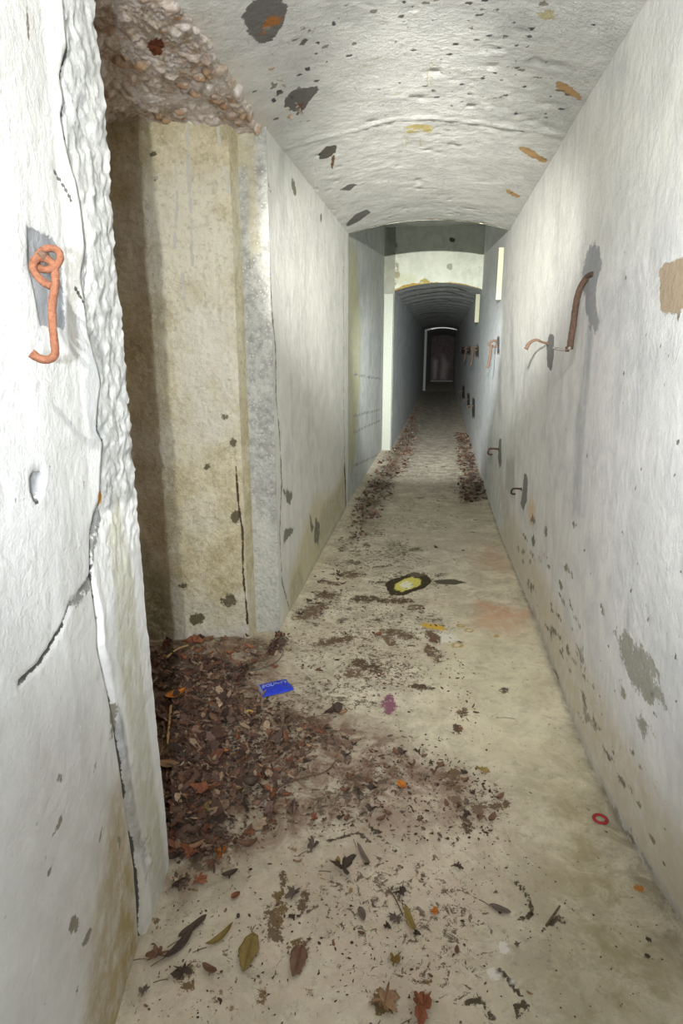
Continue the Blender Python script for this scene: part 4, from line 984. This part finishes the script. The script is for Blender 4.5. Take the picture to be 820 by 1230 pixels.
def red_ring():
    c = on_z(720.5, 985); h = fz(c[0], c[1]); pts = [(.0205*math.cos(a), .0205*math.sin(a)*.95, 0) for a in np.linspace(0, 2*math.pi, 40, endpoint=False)]
    o = Tube().add(pts, .0055, 10, closed=True, flat=1).build('rubber_ring', M_red); 
    for v in o.data.vertices: v.co.z *= .6
    o.location = (c[0], c[1], h+.005); tag(o, 'small red rubber ring on the bare floor near the foot of the right wall', 'ring')
red_ring()

# individual dry leaves of the litter heap (copies of a few kinds)
protos = []
for i, (k, L, W, m, cu) in enumerate([('lobed', .065, .05, 'brown', .8), ('oval', .06, .03, 'brown', .9), ('torn', .055, .045, 'dark', .8), ('oval', .055, .026, 'rust', .8), ('strip', .06, .018, 'tan', .8), ('torn', .05, .04, 'grey', .6),
                                      ('strip', .07, .02, 'dark', .9), ('lobed', .055, .045, 'rust', .7), ('star', .06, .05, 'brown', .7), ('oval', .045, .025, 'tan', .5)]):
    V, F, rib = leaf_geo(k, L, W, cu, i*13+3, 8, 5); o = mk('fallen_leaf', V, F, M_leaf[m], attrs={'rib': rib}); protos.append([o, False])
def place_leaves(n, poly, label, group, smin=.6, smax=1.15, tilt=25, seed=1, kinds=None, lift=.012):
    r = random.Random(seed); P = np.array([on_z(*p)[:2] for p in poly]); k = 0; tries = 0
    while k < n and tries < 20000:
        tries += 1
        x, y = r.uniform(P[:, 0].min(), P[:, 0].max()), r.uniform(P[:, 1].min(), P[:, 1].max())
        if polysd(np.array([x]), np.array([y]), P)[0] > 0: continue
        pr = protos[r.choice(kinds) if kinds else r.randrange(len(protos))]
        o = pr[0].copy(); COL.objects.link(o); s = r.uniform(smin, smax)
        o.scale = (s, s, s); o.rotation_euler = (math.radians(r.gauss(0, tilt)), math.radians(r.gauss(0, tilt)), r.uniform(0, 6.28))
        R = o.rotation_euler.to_matrix(); mz = min((R @ v.co).z for v in o.data.vertices)*s
        o.location = (x, y, fz(x, y)-mz+r.uniform(.001, lift)*(1 if tilt > 10 else .2)); tag(o, label, 'leaf', group); k += 1
place_leaves(120, [(185, 780), (300, 768), (318, 790), (290, 810), (270, 850), (245, 900), (262, 960), (250, 1020), (222, 1050), (205, 1040), (196, 920)], 'dry leaf in the thick brown heap along the left wall opening', 'dry leaves of the heap by the left wall', seed=3)
place_leaves(70, [(290, 800), (330, 850), (390, 880), (400, 920), (370, 960), (320, 990), (270, 1000), (262, 930), (262, 850)], 'crumbled brown leaf trodden into the muddy spread right of the heap', 'trodden leaves right of the heap', .4, .85, 12, 5, lift=.003)
place_leaves(34, [(424, 606), (458, 550), (478, 530), (486, 545), (470, 590), (440, 625), (420, 640)], 'small dead leaf drifted against the far left wall', 'leaves drifted along the far left wall', .7, 1.2, 15, 7, lift=.006)
place_leaves(22, [(556, 540), (570, 545), (588, 600), (570, 600), (556, 575)], 'small dead leaf in the dark drift along the right wall', 'leaves drifted along the right wall', .7, 1.2, 15, 9, [2, 5, 6, 0], lift=.006)
place_leaves(16, [(345, 770), (352, 745), (385, 690), (420, 680), (415, 710), (385, 740), (350, 772)], 'small dark leaf near the foot of the white wall past the opening', 'dark leaves past the opening', .45, .9, 10, 11, [2, 5, 6, 0], lift=.003)
place_leaves(44, [(400, 880), (470, 890), (520, 905), (620, 960), (600, 1000), (500, 1000), (400, 990)], 'dull brown leaf scrap on the worn patch in mid floor', 'leaf scraps on the worn patch', .35, .8, 8, 13, [2, 5, 0, 1], lift=.002)
place_leaves(16, [(250, 1060), (420, 1020), (640, 1040), (640, 1200), (250, 1220)], 'small brown leaf scrap scattered on the pale foreground floor', 'leaf scraps on the foreground floor', .25, .5, 6, 15, [2, 5, 1, 4], lift=.002)
for o, _ in protos:
    bpy.data.objects.remove(o)

# uncountable crumbs and mulch
def frags(name, zones, label, cat, seed):
    r = np.random.default_rng(seed); V = []; F = []; C = []
    pal = np.array([lin(c)[:3] for c in [(118, 90, 74), (94, 70, 58), (74, 58, 50), (132, 104, 88), (156, 130, 108), (108, 86, 74), (92, 78, 70), (130, 86, 66), (178, 154, 128), (60, 48, 42), (118, 96, 86)]])
    for (n, poly, smin, smax, lift, dark) in zones:
        P = np.array([on_z(*p)[:2] for p in poly]); xs = r.uniform(P[:, 0].min(), P[:, 0].max(), n*6); ys = r.uniform(P[:, 1].min(), P[:, 1].max(), n*6)
        m = polysd(xs, ys, P) < 0.02*r.normal(size=n*6); cl = fbm(xs*5, ys*5, o=3, s=seed)+.5 > r.uniform(0, .9, n*6)
        k = np.where(m & cl)[0][:n]; xs, ys = xs[k], ys[k]; zz = floor_h(xs, ys)
        for x, y, z in zip(xs, ys, zz):
            if x > float(right_x(y, z))-.02 or (y > 3.03 and x < (-.83 if y < 9.7 else -.73)) or (y < 1.42 and x < -.72) or (y > 2.6 and y < 3.03 and x < -.838): continue
            s = r.uniform(smin, smax)*(1 if r.random() > .15 else 1.7); asp = r.uniform(.18, .75); a0 = r.uniform(0, 6.28); q = r.integers(5, 8); b = len(V)
            tx, ty = r.normal(0, .35 if lift > .004 else .12, 2); c0 = pal[r.integers(len(pal))]*r.uniform(.8, 1.25)*(1-.45*dark*r.random()); zz0 = z+r.uniform(0, lift)+.001
            pts = [(0, 0)]+[((.6+.5*r.random())*math.cos(2*math.pi*i/q), asp*(.6+.5*r.random())*math.sin(2*math.pi*i/q)) for i in range(q)]
            loc = []
            for i, (u, v) in enumerate(pts):
                X = s*(u*math.cos(a0)-v*math.sin(a0)); Y = s*(u*math.sin(a0)+v*math.cos(a0)); Z = X*tx+Y*ty+(s*.25*r.uniform(0, 1) if i == 0 else s*.15*r.uniform(-1, 1)*(lift > .004))
                loc.append((X, Y, Z))
            mz = min(p[2] for p in loc)
            for (X, Y, Z) in loc: V.append((x+X, y+Y, zz0+Z-mz)); C.append((*c0, 1))
            for i in range(q): F.append((b, b+1+i, b+1+(i+1) % q))
    o = mk(name, V, F, M_frag, smooth=False, attrs={'fc': C}); tag(o, label, cat, kind='stuff')
HEAP = [(180, 778), (300, 766), (340, 762), (330, 785), (300, 795), (285, 840), (262, 880), (262, 960), (275, 1015), (240, 1050), (215, 1070), (203, 1060), (190, 900)]
frags('leaf_litter', [(12000, HEAP, .004, .014, .010, .5), (3000, HEAP, .010, .022, .012, .4), (2300, [(290, 790), (330, 850), (400, 880), (420, 930), (360, 980), (280, 1030), (240, 1000), (250, 880)], .003, .009, .003, .3), (900, [(290, 790), (330, 850), (400, 880), (420, 930), (360, 980), (280, 1030), (240, 1000), (250, 880)], .009, .018, .006, .2)],
      'brown mulch of broken leaves and twigs heaped in the opening on the left', 'leaf litter', 3)
frags('leaf_crumbs', [(1300, [(345, 765), (420, 610), (540, 690), (560, 800), (600, 960), (460, 990), (400, 880), (350, 840)], .003, .010, .002, .6),
                      (700, [(400, 880), (520, 900), (620, 960), (600, 1010), (480, 1010), (380, 1000)], .002, .008, .002, .6),
                      (420, [(180, 1110), (300, 1030), (640, 1020), (700, 1100), (640, 1260), (160, 1260)], .002, .006, .0015, .7),
                      (250, [(600, 760), (680, 880), (800, 1120), (780, 1230), (600, 1230), (540, 800)], .0018, .0045, .0015, .7),
                      (1600, [(418, 610), (458, 545), (500, 490), (500, 540), (470, 600), (425, 660)], .008, .03, .006, .5),
                      (1300, [(548, 520), (562, 520), (590, 600), (552, 605)], .008, .03, .006, .9),
                      (500, [(430, 640), (500, 500), (560, 500), (590, 620), (560, 680)], .006, .018, .003, .8)],
      'dark crumbs of leaf and dirt scattered thinly over the concrete floor', 'dirt crumbs', 5)

# ================================================================== LIGHT
def spot(name, loc, target, power, color, size, blend, rad):
    l = bpy.data.lights.new(name, 'SPOT'); l.energy = power; l.color = color; l.spot_size = math.radians(size); l.spot_blend = blend; l.shadow_soft_size = rad
    o = bpy.data.objects.new(name, l); COL.objects.link(o); o.location = loc
    o.rotation_euler = (Vector(target)-Vector(loc)).to_track_quat('-Z', 'Y').to_euler(); return o
WARM = (1.0, .985, .93); COOL = (.86, .93, 1.0)
TL = (-.15, -.16, 2.15); FL = (-.08, -.16, 1.50)
spot('torch_beam', TL, (-.15, 10, 1.6), 2150, WARM, 29, 1.0, .014)
spot('torch_flood', TL, (-.05, 4, 1.5), 92, WARM, 98, 1.0, .014)
spot('flash', FL, (.0, 4, 1.4), 62, COOL, 92, 1.0, .012)
spot('flash_wide', FL, (-.1, 4, 1.5), 9, COOL, 170, .5, .012)
spot('added_far_fill', (-.15, 4.6, 2.2), (-.12, 10, .55), 430, (.93, .97, 1.0), 50, 1.0, .05)  # added lamp, invented to fill the far corridor
w = bpy.data.worlds.new('sky'); SC.world = w; w.use_nodes = True
w.node_tree.nodes['Background'].inputs[0].default_value = (1.0, .98, .95, 1); w.node_tree.nodes['Background'].inputs[1].default_value = .25

# ================================================================== CAMERA
cam = bpy.data.cameras.new('camera'); co = bpy.data.objects.new('camera', cam); COL.objects.link(co); SC.camera = co
cam.sensor_fit = 'VERTICAL'; cam.sensor_height = 36; cam.lens = FPX/1230*36; cam.clip_start = .02
Mx = Matrix((tuple(RT)+(0,), tuple(VV)+(0,), tuple(-FW)+(0,), (0, 0, 0, 1))).transposed(); Mx.translation = Vector(CP); co.matrix_world = Mx
SC.view_settings.view_transform = 'Standard'; SC.view_settings.look = 'None'; SC.view_settings.gamma = 1; SC.view_settings.use_curve_mapping = False
SC.view_settings.exposure = 1.2
SC.cycles.max_bounces = 10; SC.cycles.diffuse_bounces = 6
